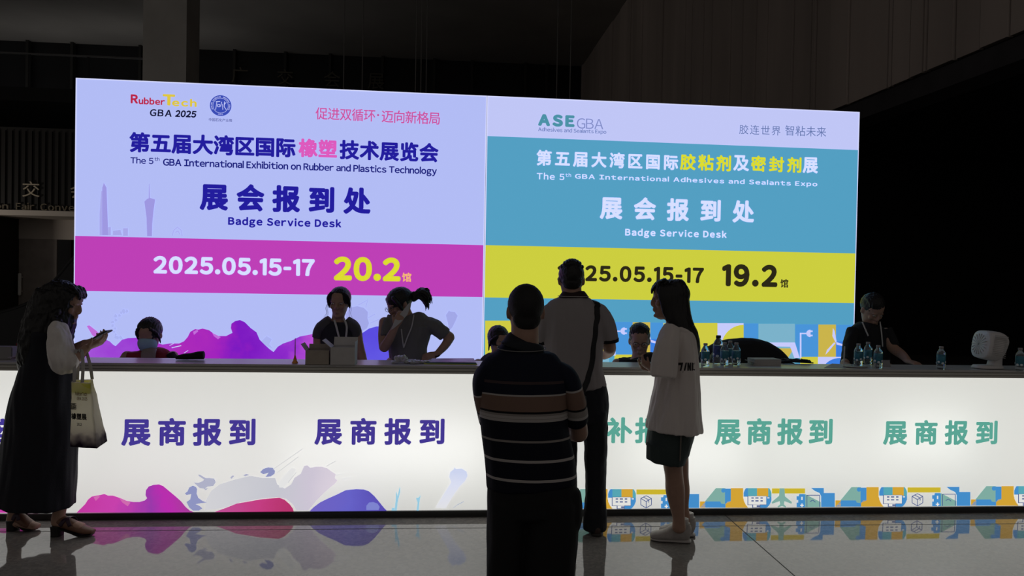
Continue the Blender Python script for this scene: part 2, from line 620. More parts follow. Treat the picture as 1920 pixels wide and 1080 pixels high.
# far gilt characters on the back wall
FARW = Plane(38.25 / math.cos(AB), AB)
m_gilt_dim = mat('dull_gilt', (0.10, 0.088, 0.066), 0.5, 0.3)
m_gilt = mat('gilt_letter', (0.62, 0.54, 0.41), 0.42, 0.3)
sg = FARW.root('wall_sign')
tag(sg, 'dim row of large bronze characters high on the far back wall', 'sign')
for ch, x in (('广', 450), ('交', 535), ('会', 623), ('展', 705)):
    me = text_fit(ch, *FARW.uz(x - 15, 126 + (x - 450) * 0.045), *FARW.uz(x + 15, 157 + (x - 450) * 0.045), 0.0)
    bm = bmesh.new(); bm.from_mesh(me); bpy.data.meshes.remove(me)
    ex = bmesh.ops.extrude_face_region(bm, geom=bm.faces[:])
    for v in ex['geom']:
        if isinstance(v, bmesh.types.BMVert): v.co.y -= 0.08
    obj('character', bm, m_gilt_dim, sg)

# entrance vestibule far left: sign fascia, soffit, door with bar handles
VD = 22.0
VEST = Plane(VD / math.cos(AB), AB)
m_vest = mat('vestibule_bronze', (0.05, 0.045, 0.04), 0.5, nscale=2, namt=0.2)
xl, xr = -22.0, (205 - 845) / FPX * VD
bm = bmesh.new(); box(bm, xl, xr, VD + 0.02, VD + 0.3, 3.15, 5.4, MG)
for k in range(70):
    x = xr - 0.06 - k * 0.17
    box(bm, x - 0.012, x + 0.012, VD - 0.03, VD + 0.02, 3.18, 5.3, MG)
tag(obj('wall_left', bm, mat('ribbed_fascia', (0.026, 0.024, 0.022), 0.6)), kind='structure')
slab('trim_5', xl, xr, VD - 0.1, VD + 2.2, 3.02, 3.16, mat('soffit_board', (0.75, 0.68, 0.60), 0.7))
slab('trim_6', xl, xr, VD + 1.6, VD + 1.8, 2.45, 3.02, mat('transom_board', (0.60, 0.54, 0.49), 0.7))
slab('wall_left_jamb', (40 - 845) / FPX * VD, (48 - 845) / FPX * VD, VD, VD + 1.7, 0, 3.02, mat('jamb_dark', (0.02, 0.018, 0.017), 0.6))
for i, (a, b, hs) in enumerate(((-70, 42, (25, 37)), (62, 160, ()))):
    d = slab('door_%d' % (i + 1), (a - 845) / FPX * (VD + 1.4), (b - 845) / FPX * (VD + 1.4), VD + 1.62, VD + 1.68, 0.0, 2.45, mat('door_leaf', (0.32, 0.28, 0.255), 0.45, nscale=3, namt=0.15))
    for hx in hs:
        bm = bmesh.new()
        hp_ = Plane((VD + 1.5) / math.cos(AB), AB)
        (u0, z0), (u1, z1) = hp_.uz(hx, 514), hp_.uz(hx, 552)
        p0 = Vector((u0 * math.cos(AB), hp_.Y0 + u0 * math.sin(AB), z0)); p1 = p0.copy(); p1.z = z1
        tube(bm, [p0, (p0 + p1) / 2, p1], 0.045, n=8, sub=1)
        for q in (p0 * 0.85 + p1 * 0.15, p0 * 0.15 + p1 * 0.85):
            tube(bm, [q, q + Vector((0, 0.06, 0)), q + Vector((0, 0.13, 0))], 0.02, n=6, sub=1)
        obj('door_handle', bm, mat('handle_steel', (0.9, 0.88, 0.84), 0.5, 0.0), d)
vs = VEST.root('entrance_sign')
tag(vs, 'bilingual gilt sign on the dark ribbed fascia over the doors at far left', 'sign')


def raised(pl, body, tl, br, m, parent, bold=0.0, dep=0.05, off=0.06):
    u0, z1 = pl.uz(*tl); u1, z0 = pl.uz(*br)
    me = text_fit(body, u0, z1, u1, z0, bold)
    bm = bmesh.new(); bm.from_mesh(me); bpy.data.meshes.remove(me)
    for v in bm.verts: v.co.y -= off - dep
    ex = bmesh.ops.extrude_face_region(bm, geom=bm.faces[:])
    for v in ex['geom']:
        if isinstance(v, bmesh.types.BMVert): v.co.y -= dep
    return obj('lettering', bm, m, parent)


raised(VEST, '交', (44, 340), (76, 370), m_gilt, vs)
raised(VEST, '会', (134, 343), (166, 373), m_gilt, vs)
raised(VEST, 'Canton', (-66, 379), (17, 392), m_gilt, vs, 0.01)
raised(VEST, 'Fair', (32, 380), (66, 394), m_gilt, vs, 0.01)
raised(VEST, 'Convention', (78, 381), (196, 398), m_gilt, vs, 0.01)

# escalator rail rising behind the left woman
er = empty('escalator_rail', G(-60, 700).xy.to_3d() * 0 + Vector((-9.6, 13.5, 0)), 0)
tag(er, 'dark sloping escalator balustrade rising behind the woman in the long dress', 'escalator')
pts = [P(px, py, 13.5) - er.location for px, py in ((-120, 598), (-40, 592), (20, 582), (70, 560), (110, 520), (135, 490), (175, 446))]
bm = bmesh.new(); tube(bm, pts, 0.045, n=10); obj('handrail', bm, mat('rubber_black', (0.008, 0.008, 0.009), 0.5), er, True)
bm = bmesh.new(); tube(bm, [p + Vector((0.12, 0, -0.12)) for p in pts], 0.03, n=8); obj('deck_strip', bm, mat('dark_alu', (0.10, 0.095, 0.09), 0.45, 0.5), er, True)
bm = bmesh.new()
for a, b in zip(pts, pts[1:]):
    bm.faces.new([bm.verts.new(v) for v in (a, b, Vector((b.x, b.y, 0)), Vector((a.x, a.y, 0)))])
obj('side_panel', bm, mat('escalator_side', (0.012, 0.012, 0.014), 0.4), er).modifiers.new('s', 'SOLIDIFY').thickness = 0.04

# ================================================================== LIGHT BOXES
m_alu = mat('aluminium_edge', (0.55, 0.55, 0.57), 0.4, 0.6)
m_carcass = mat('lightbox_back', (0.03, 0.03, 0.03), 0.8)
g_lav = glow('film_lavender', (176, 186, 242))
g_pale = glow('film_white', (190, 196, 243))
g_mag = glow('film_magenta', (187, 62, 180))
g_teal = glow('film_teal', (82, 157, 192))
g_yel = glow('film_yellow', (202, 204, 62))
ink = lambda n, c: glow('ink_' + n, c, sample=False)
i_navy = ink('navy', (34, 28, 150)); i_dnavy = ink('dark_navy', (22, 26, 118)); i_pink = ink('pink', (205, 88, 178)); i_slog = ink('slogan_pink', (192, 78, 150))
i_white = ink('pale', (200, 206, 250)); i_yel = ink('yellow', (204, 204, 48)); i_blk = ink('black', (42, 38, 22))
i_red = ink('red', (176, 36, 70)); i_gold = ink('gold', (206, 186, 62)); i_dk = ink('calligraphy', (12, 14, 46)); i_seal = ink('seal', (56, 74, 178))
i_tl = ink('logo_teal', (74, 140, 158)); i_gr = ink('logo_gray', (130, 140, 196)); i_sl = ink('slogan_slate', (98, 116, 168))


def lightbox(name, label, corners, zt):
    """corners in pixels: top left, top right; bottom stands on the floor"""
    r = BACK.root(name); tag(r, label, 'sign')
    (u0, z1), (u1, z1b) = BACK.uz(*corners[0]), BACK.uz(*corners[1])
    z1 = zt
    bm = bmesh.new(); box(bm, u0 + 0.013, u1 - 0.013, 0.02, 0.16, 0.0, z1 - 0.002)
    obj('carcass', bm, m_carcass, r)
    bm = bmesh.new()
    t = 0.012
    box(bm, u0, u0 + t, 0.006, 0.164, 0, z1); box(bm, u1 - t, u1, 0.006, 0.164, 0, z1)
    box(bm, u0 + t, u1 - t, 0.006, 0.164, z1 - t, z1)
    obj('frame', bm, m_alu, r)
    e = 0.009
    bm = bmesh.new()
    for a_, b_, c_, d_ in ((u0, u0 + e, 0, z1), (u1 - e, u1, 0, z1), (u0 + e, u1 - e, z1 - e, z1)):
        box(bm, a_, b_, 0.0, 0.006, c_, d_)
    obj('glowing_rim', bm, glow('film_rim', (206, 210, 246)), r)
    return r, u0 + e, u1 - e, z1 - e


ZT = 0.5 * (BACK.uz(145, 146)[1] + BACK.uz(1615, 210)[1])
LB, la, lb_, lt = lightbox('lavender_lightbox', 'tall lavender lit backdrop with a magenta date band, left of the teal one', ((142, 146), (913, 185)), ZT)
RB, ra, rb_, rt = lightbox('teal_lightbox', 'tall teal lit backdrop with a yellow date band, beside the lavender one', ((913.5, 185), (1612, 210)), ZT)


def rect(name, pl, u0, u1, z0, z1, layer, m, parent):
    return poly(name, pl, [(u0, z0), (u1, z0), (u1, z1), (u0, z1)], layer, m, parent, px=False)


zz = lambda px, py: BACK.uz(px, py)[1]
zb1 = 0.5 * (zz(140, 442) + zz(911, 460)); zb2 = 0.5 * (zz(139, 545.5) + zz(908, 557))
zr0 = 0.5 * (zz(917, 259) + zz(1612, 278)); zr1 = 0.5 * (zz(911, 460) + zz(1607, 475)); zr2 = 0.5 * (zz(908, 558) + zz(1605, 568))
rect('film', BACK, la, lb_, 0, lt, -2, g_lav, LB)
o = rect('date_band', BACK, la, lb_, zb2, zb1, 1, g_mag, LB); o['label'] = 'magenta date band'
rect('film', BACK, ra, rb_, 0, rt, -2, g_pale, RB)
o = rect('colour_field', BACK, ra, rb_, 0, zr0, 1, g_teal, RB); o['label'] = 'teal colour field'
o = rect('date_band', BACK, ra, rb_, zr2, zr1, 2, g_yel, RB); o['label'] = 'yellow date band'

T = lambda body, x0, y0, x1, y1, m, bold=0.02, par=LB, lay=4, sh=0.0: text(BACK, body, (x0, y0), (x1, y1), lay, m, par, bold, sh)
T('第五届大湾区国际', 243, 247, 554, 296, i_navy, 0.04)
T('橡塑', 560, 259.5, 632, 297, i_pink, 0.042)
T('技术展览会', 637, 262, 822, 305, i_navy, 0.04)
T('The 5', 245, 294, 288, 308, i_dnavy, 0.02)
T('th', 290, 294.5, 299.5, 302, i_dnavy, 0.01)
T('GBA International Exhibition on Rubber and Plastics Technology', 306, 296.5, 819, 331, i_dnavy, 0.03)
T('展会报到处', 375, 342.5, 695, 402.5, i_navy, 0.045)
T('Badge Service Desk', 428, 406, 640, 431, i_navy, 0.045)
T('2025.05.15-17', 288, 479.5, 590, 518.5, i_white, 0.05)
T('20.2', 626, 480.5, 751, 528.5, i_yel, 0.055)
T('馆', 754, 511, 771, 528.5, ink('hall_gold', (224, 176, 110)), 0.025)
T('促进双循环', 592, 201, 703.5, 228.5, i_slog, 0.008)
T('迈向新格局', 716, 206, 824.5, 234, i_slog, 0.008)
T('·', 707, 214, 711, 218, i_slog, 0.0)
T('R', 245.5, 177, 259, 194.5, i_red, 0.05)
T('ubber', 260.5, 182.5, 309.5, 197.5, i_red, 0.04)
T('T', 305.5, 176.5, 328.5, 198.5, i_gold, 0.05)
T('ech', 323, 184.5, 369, 201, i_gold, 0.045)
T('GBA', 281, 204.5, 322, 219.5, i_dk, 0.03, sh=0.08)
T('2025', 328.5, 206.5, 367.5, 221, i_dk, 0.045, sh=0.15)
T('中国石化产业周', 392, 221.5, 435, 229, i_dnavy, 0.0)
# round seal
cu_, cz_ = BACK.uz(413.9, 198.2); rs_ = (BACK.uz(434, 198.2)[0] - cu_)
circ = lambda r, n=48, a0=0, a1=2 * math.pi: [(cu_ + r * math.cos(a0 + (a1 - a0) * k / n), cz_ + r * math.sin(a0 + (a1 - a0) * k / n)) for k in range(n + (0 if a1 - a0 > 6.28 else 1))]
poly('seal', BACK, circ(rs_), 3, i_seal, LB, px=False)['label'] = 'round blue seal'
ring = []
for r_, wd in ((rs_ * 0.70, 0.003), (rs_ * 0.62, 0.0)):
    if wd:
        n = 48
        for k in range(n):
            a, b = 2 * math.pi * k / n, 2 * math.pi * (k + 1) / n
            ring.append([(cu_ + q * math.cos(t), cz_ + q * math.sin(t)) for q, t in ((r_, a), (r_, b), (r_ + wd, b), (r_ + wd, a))])
for k in range(34):                            # tiny ring lettering
    a = math.radians(205 - k * 230 / 33); q0, q1 = rs_ * 0.79, rs_ * 0.90; da = R.choice((0.02, 0.028, 0.034))
    if k in (7, 17, 18, 27): continue
    ring.append([(cu_ + q * math.cos(t), cz_ + q * math.sin(t)) for q, t in ((q0, a - da), (q0, a + da), (q1, a + da), (q1, a - da))])
polys('seal_ring', BACK, ring, 4, i_white, LB, px=False)
polys('seal_emblem', BACK, [stroke(BACK, a, b, 1.1) for a, b in (((405, 191), (413, 190.5)), ((407, 191), (404.5, 206)), ((408.5, 196), (412.5, 196)), ((412.5, 196), (412.5, 200.5)), ((412.5, 200.5), (408.5, 200.5)), ((408.5, 200.5), (408.5, 196)),
       ((416, 191), (414, 200)), ((417.5, 195), (418, 206)), ((421, 190.5), (420.5, 200)), ((420.5, 200), (424.5, 206)), ((424.5, 192), (420.5, 196.5)))], 4, i_white, LB)
T('GBA', 409, 213, 418.5, 216, i_white, 0.0)

TR = lambda body, x0, y0, x1, y1, m, bold=0.02, lay=4, sh=0.0: text(BACK, body, (x0, y0), (x1, y1), lay, m, RB, bold, sh)
TR('第五届大湾区国际', 1006, 280.5, 1271, 319.5, i_white, 0.036)
TR('胶粘剂', 1275, 288, 1370, 322, i_yel, 0.036)
TR('及', 1375, 290.5, 1404, 321.5, i_white, 0.036)
TR('密封剂', 1408, 291.5, 1502, 324.5, i_yel, 0.036)
TR('展', 1505, 294.5, 1533, 325.5, i_white, 0.036)
TR('The 5', 1006.5, 323.5, 1058, 338, i_white, 0.02)
TR('th', 1060, 324.5, 1070.5, 332, i_white, 0.01)
TR('GBA International Adhesives and Sealants Expo', 1078, 325.5, 1532, 352, i_white, 0.03)
TR('展会报到处', 1125, 367.5, 1413.5, 418.5, i_white, 0.04)
TR('Badge Service Desk', 1172, 428, 1362, 450, i_white, 0.042)
TR('2025.05.15-17', 1045, 496, 1319, 531.5, i_blk, 0.05)
TR('19.2', 1354, 494.5, 1457, 539, i_blk, 0.055)
TR('馆', 1463, 523, 1477.5, 539.5, i_blk, 0.025)
TR('ASE', 1009, 213.5, 1077, 239, i_tl, 0.075)
TR('GBA', 1081.5, 221.5, 1131, 243, i_gr, 0.0)
TR('Adhesives and Sealants Expo', 1009, 238.5, 1136.5, 253, i_sl, 0.014)
TR('胶连世界', 1386, 233.5, 1463, 254.5, i_sl, 0.0)
TR('智粘未来', 1472, 235, 1548.5, 257, i_sl, 0.0)

# pale skyline and watercolour washes on the lavender film
g_sky = glow('print_skyline', (156, 150, 222)); g_sky2 = glow('print_skyline_pale', (166, 166, 230))
polys('skyline_print', BACK, [[(191, 441), (192, 352), (195, 343), (200, 352), (203, 441)],
                              [(270, 441), (278, 441)], ][:1] + [[(276, 443), (275, 408), (271, 378), (276, 373), (279, 372), (279.6, 345), (280.4, 345), (281, 371), (291, 374), (288, 395), (285.5, 420), (285, 443)]], 2, g_sky, LB)
polys('skyline_print', BACK, [[(187, 441), (187, 400), (190, 358), (192, 358), (192, 441)], [(203, 441), (203, 426), (208, 426), (208, 441)], [(231, 442), (231, 428), (240, 428), (240, 442)],
      [(212, 441), (212, 433), (226, 431), (229, 441)]] + [stroke(BACK, a, b, 1.2) for a, b in (((323, 442), (326, 432)), ((326, 432), (333, 426)), ((333, 426), (340, 432)), ((340, 432), (342, 443)), ((329, 436), (334, 433)), ((334, 433), (338, 440)))], 2, g_sky2, LB)
u_a = BACK.uz(155, 670)[0]; u_b = BACK.uz(600, 670)[0]
g_wash = glow('print_violet_wash', (150, 50, 205), ramp=[(0.0, (164, 86, 216)), (0.2, (152, 60, 208)), (0.42, (172, 42, 182)), (0.56, (160, 34, 186)), (0.68, (122, 24, 190)), (0.85, (140, 42, 200)), (1.0, (188, 84, 206))], axis=0, lo=u_a, hi=u_b, nscale=5)
wash = [(150, 800), (153, 673), (157, 658), (166, 648), (183, 639), (196, 636), (206, 640), (212, 646), (217, 649), (223, 643), (229, 637), (240, 634), (262, 633), (285, 640), (305, 646), (318, 644), (336, 644), (345, 640), (352, 632), (357, 622), (366, 617), (372, 618), (380, 616), (392, 619), (400, 625), (410, 630), (424, 630), (436, 624), (433, 615), (434, 607), (441, 602), (450, 600), (459, 604), (470, 615), (481, 623), (487, 637), (496, 646), (506, 655), (513, 660), (521, 650), (531, 644), (546, 639), (562, 631), (588, 626), (600, 628), (620, 650), (640, 800)]
poly('violet_wash', BACK, wash, 2, g_wash, LB)['label'] = 'violet watercolour hills'
polys('violet_wash', BACK, [[(163, 611), (168, 610), (182, 621), (190, 630), (180, 634), (173, 628)], [(153, 640), (162, 637), (158, 646)],
      [(362, 622), (370, 618), (372, 621), (364, 628)], [(398, 624), (414, 632), (409, 636), (401, 630)]], 3, glow('print_pink_wash', (190, 108, 214)), LB)
polys('violet_wash', BACK, [stroke(BACK, (318, 648), (326, 644), 1.0), stroke(BACK, (345, 662), (353, 657), 1.0), stroke(BACK, (322, 652), (340, 648), 1.5)], 3, i_white, LB)
poly('blue_wash', BACK, [(655, 800), (668, 634), (680, 624), (692, 616), (706, 612), (722, 612), (736, 622), (748, 640), (756, 660), (762, 800)], 2,
     glow('print_blue_wash', (92, 80, 222), ramp=[(0, (104, 96, 228)), (0.6, (88, 74, 220)), (1, (110, 110, 230))], axis=2, lo=0.6, hi=1.4), LB)['label'] = 'blue watercolour hill'
g_spl = glow('print_pale_splash', (160, 166, 228)); g_spl2 = glow('print_pale_splash_faint', (168, 177, 236))
polys('splash_print', BACK, [[(648, 590), (655, 577), (670, 574), (682, 577), (690, 585), (689, 596), (692, 606), (688, 616), (676, 622), (664, 630), (652, 622)],
      [(836, 591), (840, 585), (842, 582), (844, 584), (853, 585), (858, 592), (854, 602), (848, 614), (842, 620), (840, 606)],
      stroke(BACK, (686, 576), (690, 560), 0.8), stroke(BACK, (672, 572), (688, 563), 0.9), stroke(BACK, (694, 606), (712, 598), 0.9), stroke(BACK, (690, 596), (703, 589), 0.9), stroke(BACK, (845, 640), (853, 635), 1)], 2, g_spl, LB)
sp = []
for k in range(14):
    a = math.radians(100 + k * 11); r_ = 30 + R.uniform(-3, 3)
    cx, cy = 243 + r_ * math.cos(a), 612 - r_ * math.sin(a)
    s_ = R.uniform(2.5, 5)
    sp.append([(cx + s_ * math.cos(t) * R.uniform(0.5, 1.2), cy + s_ * math.sin(t) * R.uniform(0.5, 1.2)) for t in [q * math.pi / 4 for q in range(8)]])
sp.append([(490, 640), (500, 630), (510, 636), (505, 645), (512, 654), (498, 648)])
polys('splash_print', BACK, sp, 1.5, g_spl2, LB)

# row of icon tiles along the foot of the teal film
t_yel = ink('tile_yellow', (204, 200, 66)); t_gold = ink('tile_gold', (200, 178, 74)); t_blue = ink('tile_blue', (72, 146, 214)); t_blue2 = ink('tile_blue_deep', (58, 124, 222)); t_pale = ink('tile_pale_teal', (122, 176, 200)); t_white = ink('tile_white', (196, 200, 248))


def tiles(dx):
    ty = lambda x, y: (x + dx, y + dx * 0.0125)
    lim = lambda q: [(max(x, 909.5), y) for x, y in q]
    A = lambda q, lay, m: polys('tile_print', BACK, [lim([ty(*p) for p in s]) for s in q], lay, m, RB)
    rc = lambda x0, y0, x1, y1: [(x0, y0), (x1, y0), (x1, y1), (x0, y1)]
    A([rc(1243, 605.5, 1345, 720)], 3, t_yel)
    A([rc(1345, 606, 1394, 720)], 3, t_white)
    A([[(1352, 720)] + [(1394 - 42 * math.cos(t), 651 - 42 * math.sin(t)) for t in [k * math.pi / 20 for k in range(11)]] + [(1394, 720)]], 4, t_yel)
    A([rc(1394, 606.5, 1421, 720), rc(1491, 608, 1534, 669)], 3, t_blue)
    A([rc(1422, 607, 1490, 642), rc(1422, 642, 1490, 720)], 3, t_pale)
    A([[(1425, 642), (1490, 642), (1499, 671), (1489, 671), (1481, 650), (1425, 649)]], 5, t_white)
    A([[(1448, 653), (1484, 653), (1484, 660), (1476, 672), (1448, 672)]], 4, t_gold)
    A([rc(1534, 608.5, 1567, 669)], 3, t_gold)
    A([rc(1567, 609, 1602, 640)], 3, t_blue)
    A([rc(1567, 640, 1602, 720)], 3, t_blue2)
    A([rc(1500, 669, 1533, 720)], 4, t_yel)
    A([rc(1533, 669, 1602, 720)], 4, t_white)
    A([[(1600, 720), (1540, 720)] + [(1575 - 35 * math.cos(t), 700 - 29 * math.sin(t)) for t in [k * math.pi / 20 for k in range(11)]]], 5, t_blue2)
    # plug on its lead
    A([rc(1499, 624, 1502, 671), rc(1499, 624, 1511, 626.5), [(1519, 618)] + [(1519 - 8 * math.sin(t), 625 - 7 * math.cos(t)) for t in [k * math.pi / 10 for k in range(11)]] + [(1519, 632)],
       rc(1518, 619.5, 1523, 622.5), rc(1518, 627.5, 1523, 630.5)], 6, t_white)
    # wind turbine
    A([[(1566, 642), (1560, 630), (1561, 615), (1564, 620), (1568, 640)], [(1566, 643), (1552, 660), (1547, 665), (1550, 656), (1563, 642)], [(1567, 641), (1582, 646), (1584, 650), (1568, 646)]], 6, t_white)


tiles(0); tiles(-348)

# ================================================================== RECEPTION COUNTER
CT = empty('reception_counter', (0, DESK.Y0, 0), DESK.a)
tag(CT, 'long white lit reception counter with purple and green lettering', 'counter')
UL, UR = -4.6, 5.0
ZL0 = DESK.uz(700, 957.6)[1]; ZL1 = DESK.uz(700, 699.6)[1]
ZC = G(300, 681, 0).z
TOPZ = ZL1 + 0.055
m_pl = mat('counter_plinth', (0.05, 0.05, 0.05), 0.4, 0.5)
m_top = mat('counter_laminate', (0.5, 0.485, 0.47), 0.3, nscale=8, namt=0.06)
bm = bmesh.new(); box(bm, UL, UR, 0.20, 0.28, ZL0, ZL1); obj('carcass', bm, mat('counter_carcass', (0.5, 0.5, 0.5), 0.7), CT)
bm = bmesh.new(); box(bm, UL, UR, -0.006, 0.28, 0.0, ZL0 - 0.02); box(bm, UL, UR, -0.016, 0.28, ZL0 - 0.02, ZL0); obj('plinth', bm, m_pl, CT)
bm = bmesh.new()
box(bm, UL, UR, -0.012, 0.30, ZL1, ZL1 + 0.014); box(bm, UL, UR, -0.004, 0.30, ZL1 + 0.014, ZL1 + 0.02)
box(bm, UL, UR, -0.016, 0.30, ZL1 + 0.02, ZL1 + 0.034); box(bm, UL, UR, -0.006, 0.30, ZL1 + 0.034, ZL1 + 0.04)
obj('edge_profile', bm, mat('edge_aluminium', (0.52, 0.50, 0.45), 0.45, 0.0), CT)
bm = bmesh.new(); box(bm, UL, UR, -0.02, 0.30, ZL1 + 0.04, TOPZ, bevel=0.003); obj('worktop', bm, m_top, CT)
bm = bmesh.new(); box(bm, UL, UR, 0.28, 0.33, 0.70, 0.73)
for u in (-4.4, -2.6, -0.9, 0.9, 2.6, 4.4):
    box(bm, u - 0.02, u + 0.02, 0.28, 0.32, 0.0, 0.70)
obj('desk_board', bm, mat('desk_board', (0.3, 0.3, 0.3), 0.6), CT)
g_desk = glow('film_counter_white', (226, 226, 221), 0.62)
_t = g_desk.node_tree; _o = [q for q in _t.nodes if q.type == 'OUTPUT_MATERIAL'][0]; _p = _t.nodes['Principled BSDF']
_tr = _t.nodes.new('ShaderNodeBsdfTranslucent'); _tr.inputs[0].default_value = (0.8, 0.8, 0.79, 1)
_ad = _t.nodes.new('ShaderNodeAddShader'); _t.links.new(_p.outputs[0], _ad.inputs[0]); _t.links.new(_tr.outputs[0], _ad.inputs[1]); _t.links.new(_ad.outputs[0], _o.inputs['Surface'])
for px_, py_, wd_, pw_ in ((40, 830, 0.5, .20), (330, 850, 0.8, .07), (600, 840, 0.5, .14), (790, 840, 0.9, .40), (1290, 850, 0.8, .28), (1560, 850, 0.9, .12), (1745, 820, 0.6, .20)):
    u_, z_ = DESK.uz(px_, py_)
    l_ = area('counter_lamp', (0, 0, 0), wd_, 0.35, pw_, (1.0, 1.0, 0.99))
    l_.parent = CT; l_.location = (u_, 0.19, z_); l_.rotation_euler = (math.radians(-90), 0, 0)
rect('lit_panel', DESK, UL, UR, ZL0, ZL1, -2, g_desk, CT)
i_pur = ink('counter_purple', (66, 54, 140)); i_grn = ink('counter_green', (88, 156, 142))
D = lambda body, x0, y0, x1, y1, m: text(DESK, body, (x0, y0), (x1, y1), 3, m, CT, 0.036)
D('展商报到', -88, 784, 160, 836, i_pur)
D('展商报到', 228, 783, 479, 836, i_pur)
D('展商报到', 590, 783, 833, 834, i_pur)
D('补报', 1137, 782, 1238, 831, i_grn)
D('展商报到', 1340, 783.5, 1560, 834, i_grn)
D('展商报到', 1656, 787, 1869, 834, i_grn)
# watercolour prints along the foot
LOW = 6.0
fl = lambda q: [(x, y) for x, y in q]
ua, ub = DESK.uz(140, 950)[0], DESK.uz(365, 950)[0]
g_m1 = glow('print_magenta', (188, 52, 160), ramp=[(0, (192, 56, 158)), (0.35, (196, 64, 170)), (0.6, (150, 56, 168)), (0.75, (182, 44, 172)), (1, (164, 60, 150))], axis=0, lo=ua, hi=ub, nscale=7)
polys('magenta_wash', DESK, [fl([(-10, 961.3), (-10, 954), (10, 952), (28, 951), (44, 949), (58, 954), (70, 959), (76, 961.2)]),
      fl([(144, 961), (152, 953), (160, 945), (165, 937), (172, 931), (181, 929), (188, 928), (196, 926), (203, 929), (212, 929), (224, 933), (238, 939), (250, 941), (262, 941), (272, 938), (276, 934), (273, 928), (274, 919), (279, 912), (288, 909), (298, 908), (306, 911), (318, 921), (330, 931), (340, 940), (348, 950), (356, 957), (364, 960.3)])], 2, g_m1, CT)
polys('magenta_wash', DESK, [fl([(402, 960), (424, 952), (444, 944), (468, 940), (490, 936), (512, 934), (524, 933), (534, 937), (543, 945), (549, 953), (551, 959)])], 2,
      glow('print_red_wash', (190, 60, 120), ramp=[(0, (190, 80, 150)), (0.6, (192, 60, 128)), (1, (178, 50, 104))], axis=0, lo=DESK.uz(402, 950)[0], hi=DESK.uz(551, 950)[0]), CT)
polys('magenta_wash', DESK, [[(176, 932), (184, 929), (188, 931), (180, 939)], [(224, 934), (245, 942), (240, 949), (230, 942)]], 3, glow('print_pink_fleck', (204, 104, 172)), CT)
polys('blue_wash', DESK, [fl([(580, 959), (588, 951), (600, 942), (614, 935), (632, 927), (648, 919), (656, 918), (668, 917), (682, 917.5), (692, 921), (702, 930), (712, 942), (720, 952), (726, 958)])], 2,
      glow('print_blue_hill', (102, 92, 190), ramp=[(0, (112, 98, 190)), (0.5, (100, 96, 196)), (1, (84, 72, 172))], axis=0, lo=DESK.uz(580, 950)[0], hi=DESK.uz(726, 950)[0]), CT)
poly('blue_wash', DESK, [(687, 956), (687, 948), (692, 942), (700, 941), (708, 944), (712, 950), (710, 956)], 3, glow('print_blue_spot', (124, 130, 204)), CT)
g_gray = glow('print_gray_cloud', (196, 196, 206), ramp=[(0, (208, 208, 212)), (0.5, (194, 195, 204)), (0.8, (202, 194, 210)), (1, (216, 206, 218))], axis=0, lo=DESK.uz(380, 940)[0], hi=DESK.uz(632, 940)[0], nscale=3)
poly('cloud_wash', DESK, [(384, 957), (386, 938), (396, 920), (412, 908), (440, 899), (470, 892), (492, 896), (516, 896), (520, 908), (534, 916), (546, 908), (552, 896), (564, 888), (570, 874), (576, 872), (582, 877), (592, 875), (604, 875), (614, 878), (622, 884), (630, 889), (628, 896), (633, 901), (627, 908), (618, 915), (606, 926), (594, 938), (578, 957), (556, 957), (549, 945), (536, 935), (520, 932), (488, 935), (450, 942), (420, 952)], 1, g_gray, CT)
polys('splatter_print', DESK, [[(347, 925), (352, 921), (355, 914), (362, 910), (368, 913), (370, 917), (369, 925), (372, 933), (380, 939), (388, 942), (378, 943), (367, 945), (374, 948), (380, 953), (373, 957), (362, 957), (355, 951), (350, 941), (357, 936), (359, 926), (350, 928)],
      [(488, 885), (494, 879), (503, 876), (512, 877), (516, 883), (515, 888), (508, 893), (498, 894), (504, 886), (494, 889)]], 3, glow('print_slate_splat', (140, 146, 190)), CT)
polys('splatter_print', DESK, [[(363, 904), (372, 905), (380, 902), (383, 899), (374, 893), (371, 889), (376, 890), (386, 896), (394, 896), (402, 897), (405, 904), (400, 911), (390, 912), (384, 916), (375, 915)], [(382, 916), (392, 915), (386, 919)],
      [(456, 891), (462, 888), (468, 890), (460, 893)], [(432, 895), (436, 891), (440, 892), (434, 898)]], 3, glow('print_gray_splat', (172, 174, 196)), CT)
polys('splatter_print', DESK, [stroke(DESK, a, b, 1.6) for a, b in (((512, 880), (568, 841)), ((520, 886), (560, 856)), ((612, 874), (630, 864)), ((540, 905), (556, 885)))], 3, glow('print_scratch', (206, 206, 208)), CT)
polys('splatter_print', DESK, [[(522, 905), (530, 895), (540, 884), (548, 876), (556, 880), (550, 890), (545, 900), (532, 914), (524, 914)], [(628, 890), (648, 886), (632, 893)], [(640, 897), (664, 893), (642, 902)]], 2, glow('print_white_splat', (224, 224, 224)), CT)
polys('grass_print', DESK, [[(740, 957), (742, 935), (743, 920), (746, 930), (748, 918), (750, 911), (750.5, 922), (746, 940), (744, 957)], [(781, 957), (783, 942), (780, 934), (786, 932), (789, 926), (787, 938), (785, 957)], [(734, 957), (735, 952), (740, 952), (740, 957)]], 2, glow('print_pale_grass', (150, 200, 222)), CT)
poly('drop_print', DESK, [(816, 952), (832, 926), (846, 904), (842, 894), (844, 885), (851, 879), (852, 875), (855, 879), (866, 878), (875, 884), (877, 892), (872, 902), (862, 912), (852, 926), (842, 942), (836, 953)], 2,
     glow('print_drop', (212, 216, 236), ramp=[(0, (222, 222, 224)), (0.6, (216, 220, 238)), (1, (202, 210, 236))], axis=2, lo=0.06, hi=0.3), CT)
polys('grass_print', DESK, [stroke(DESK, (850, 952), (858, 946), 1.2), stroke(DESK, (858, 946), (870, 940), 1.6)], 2, glow('print_twig', (176, 184, 200)), CT)
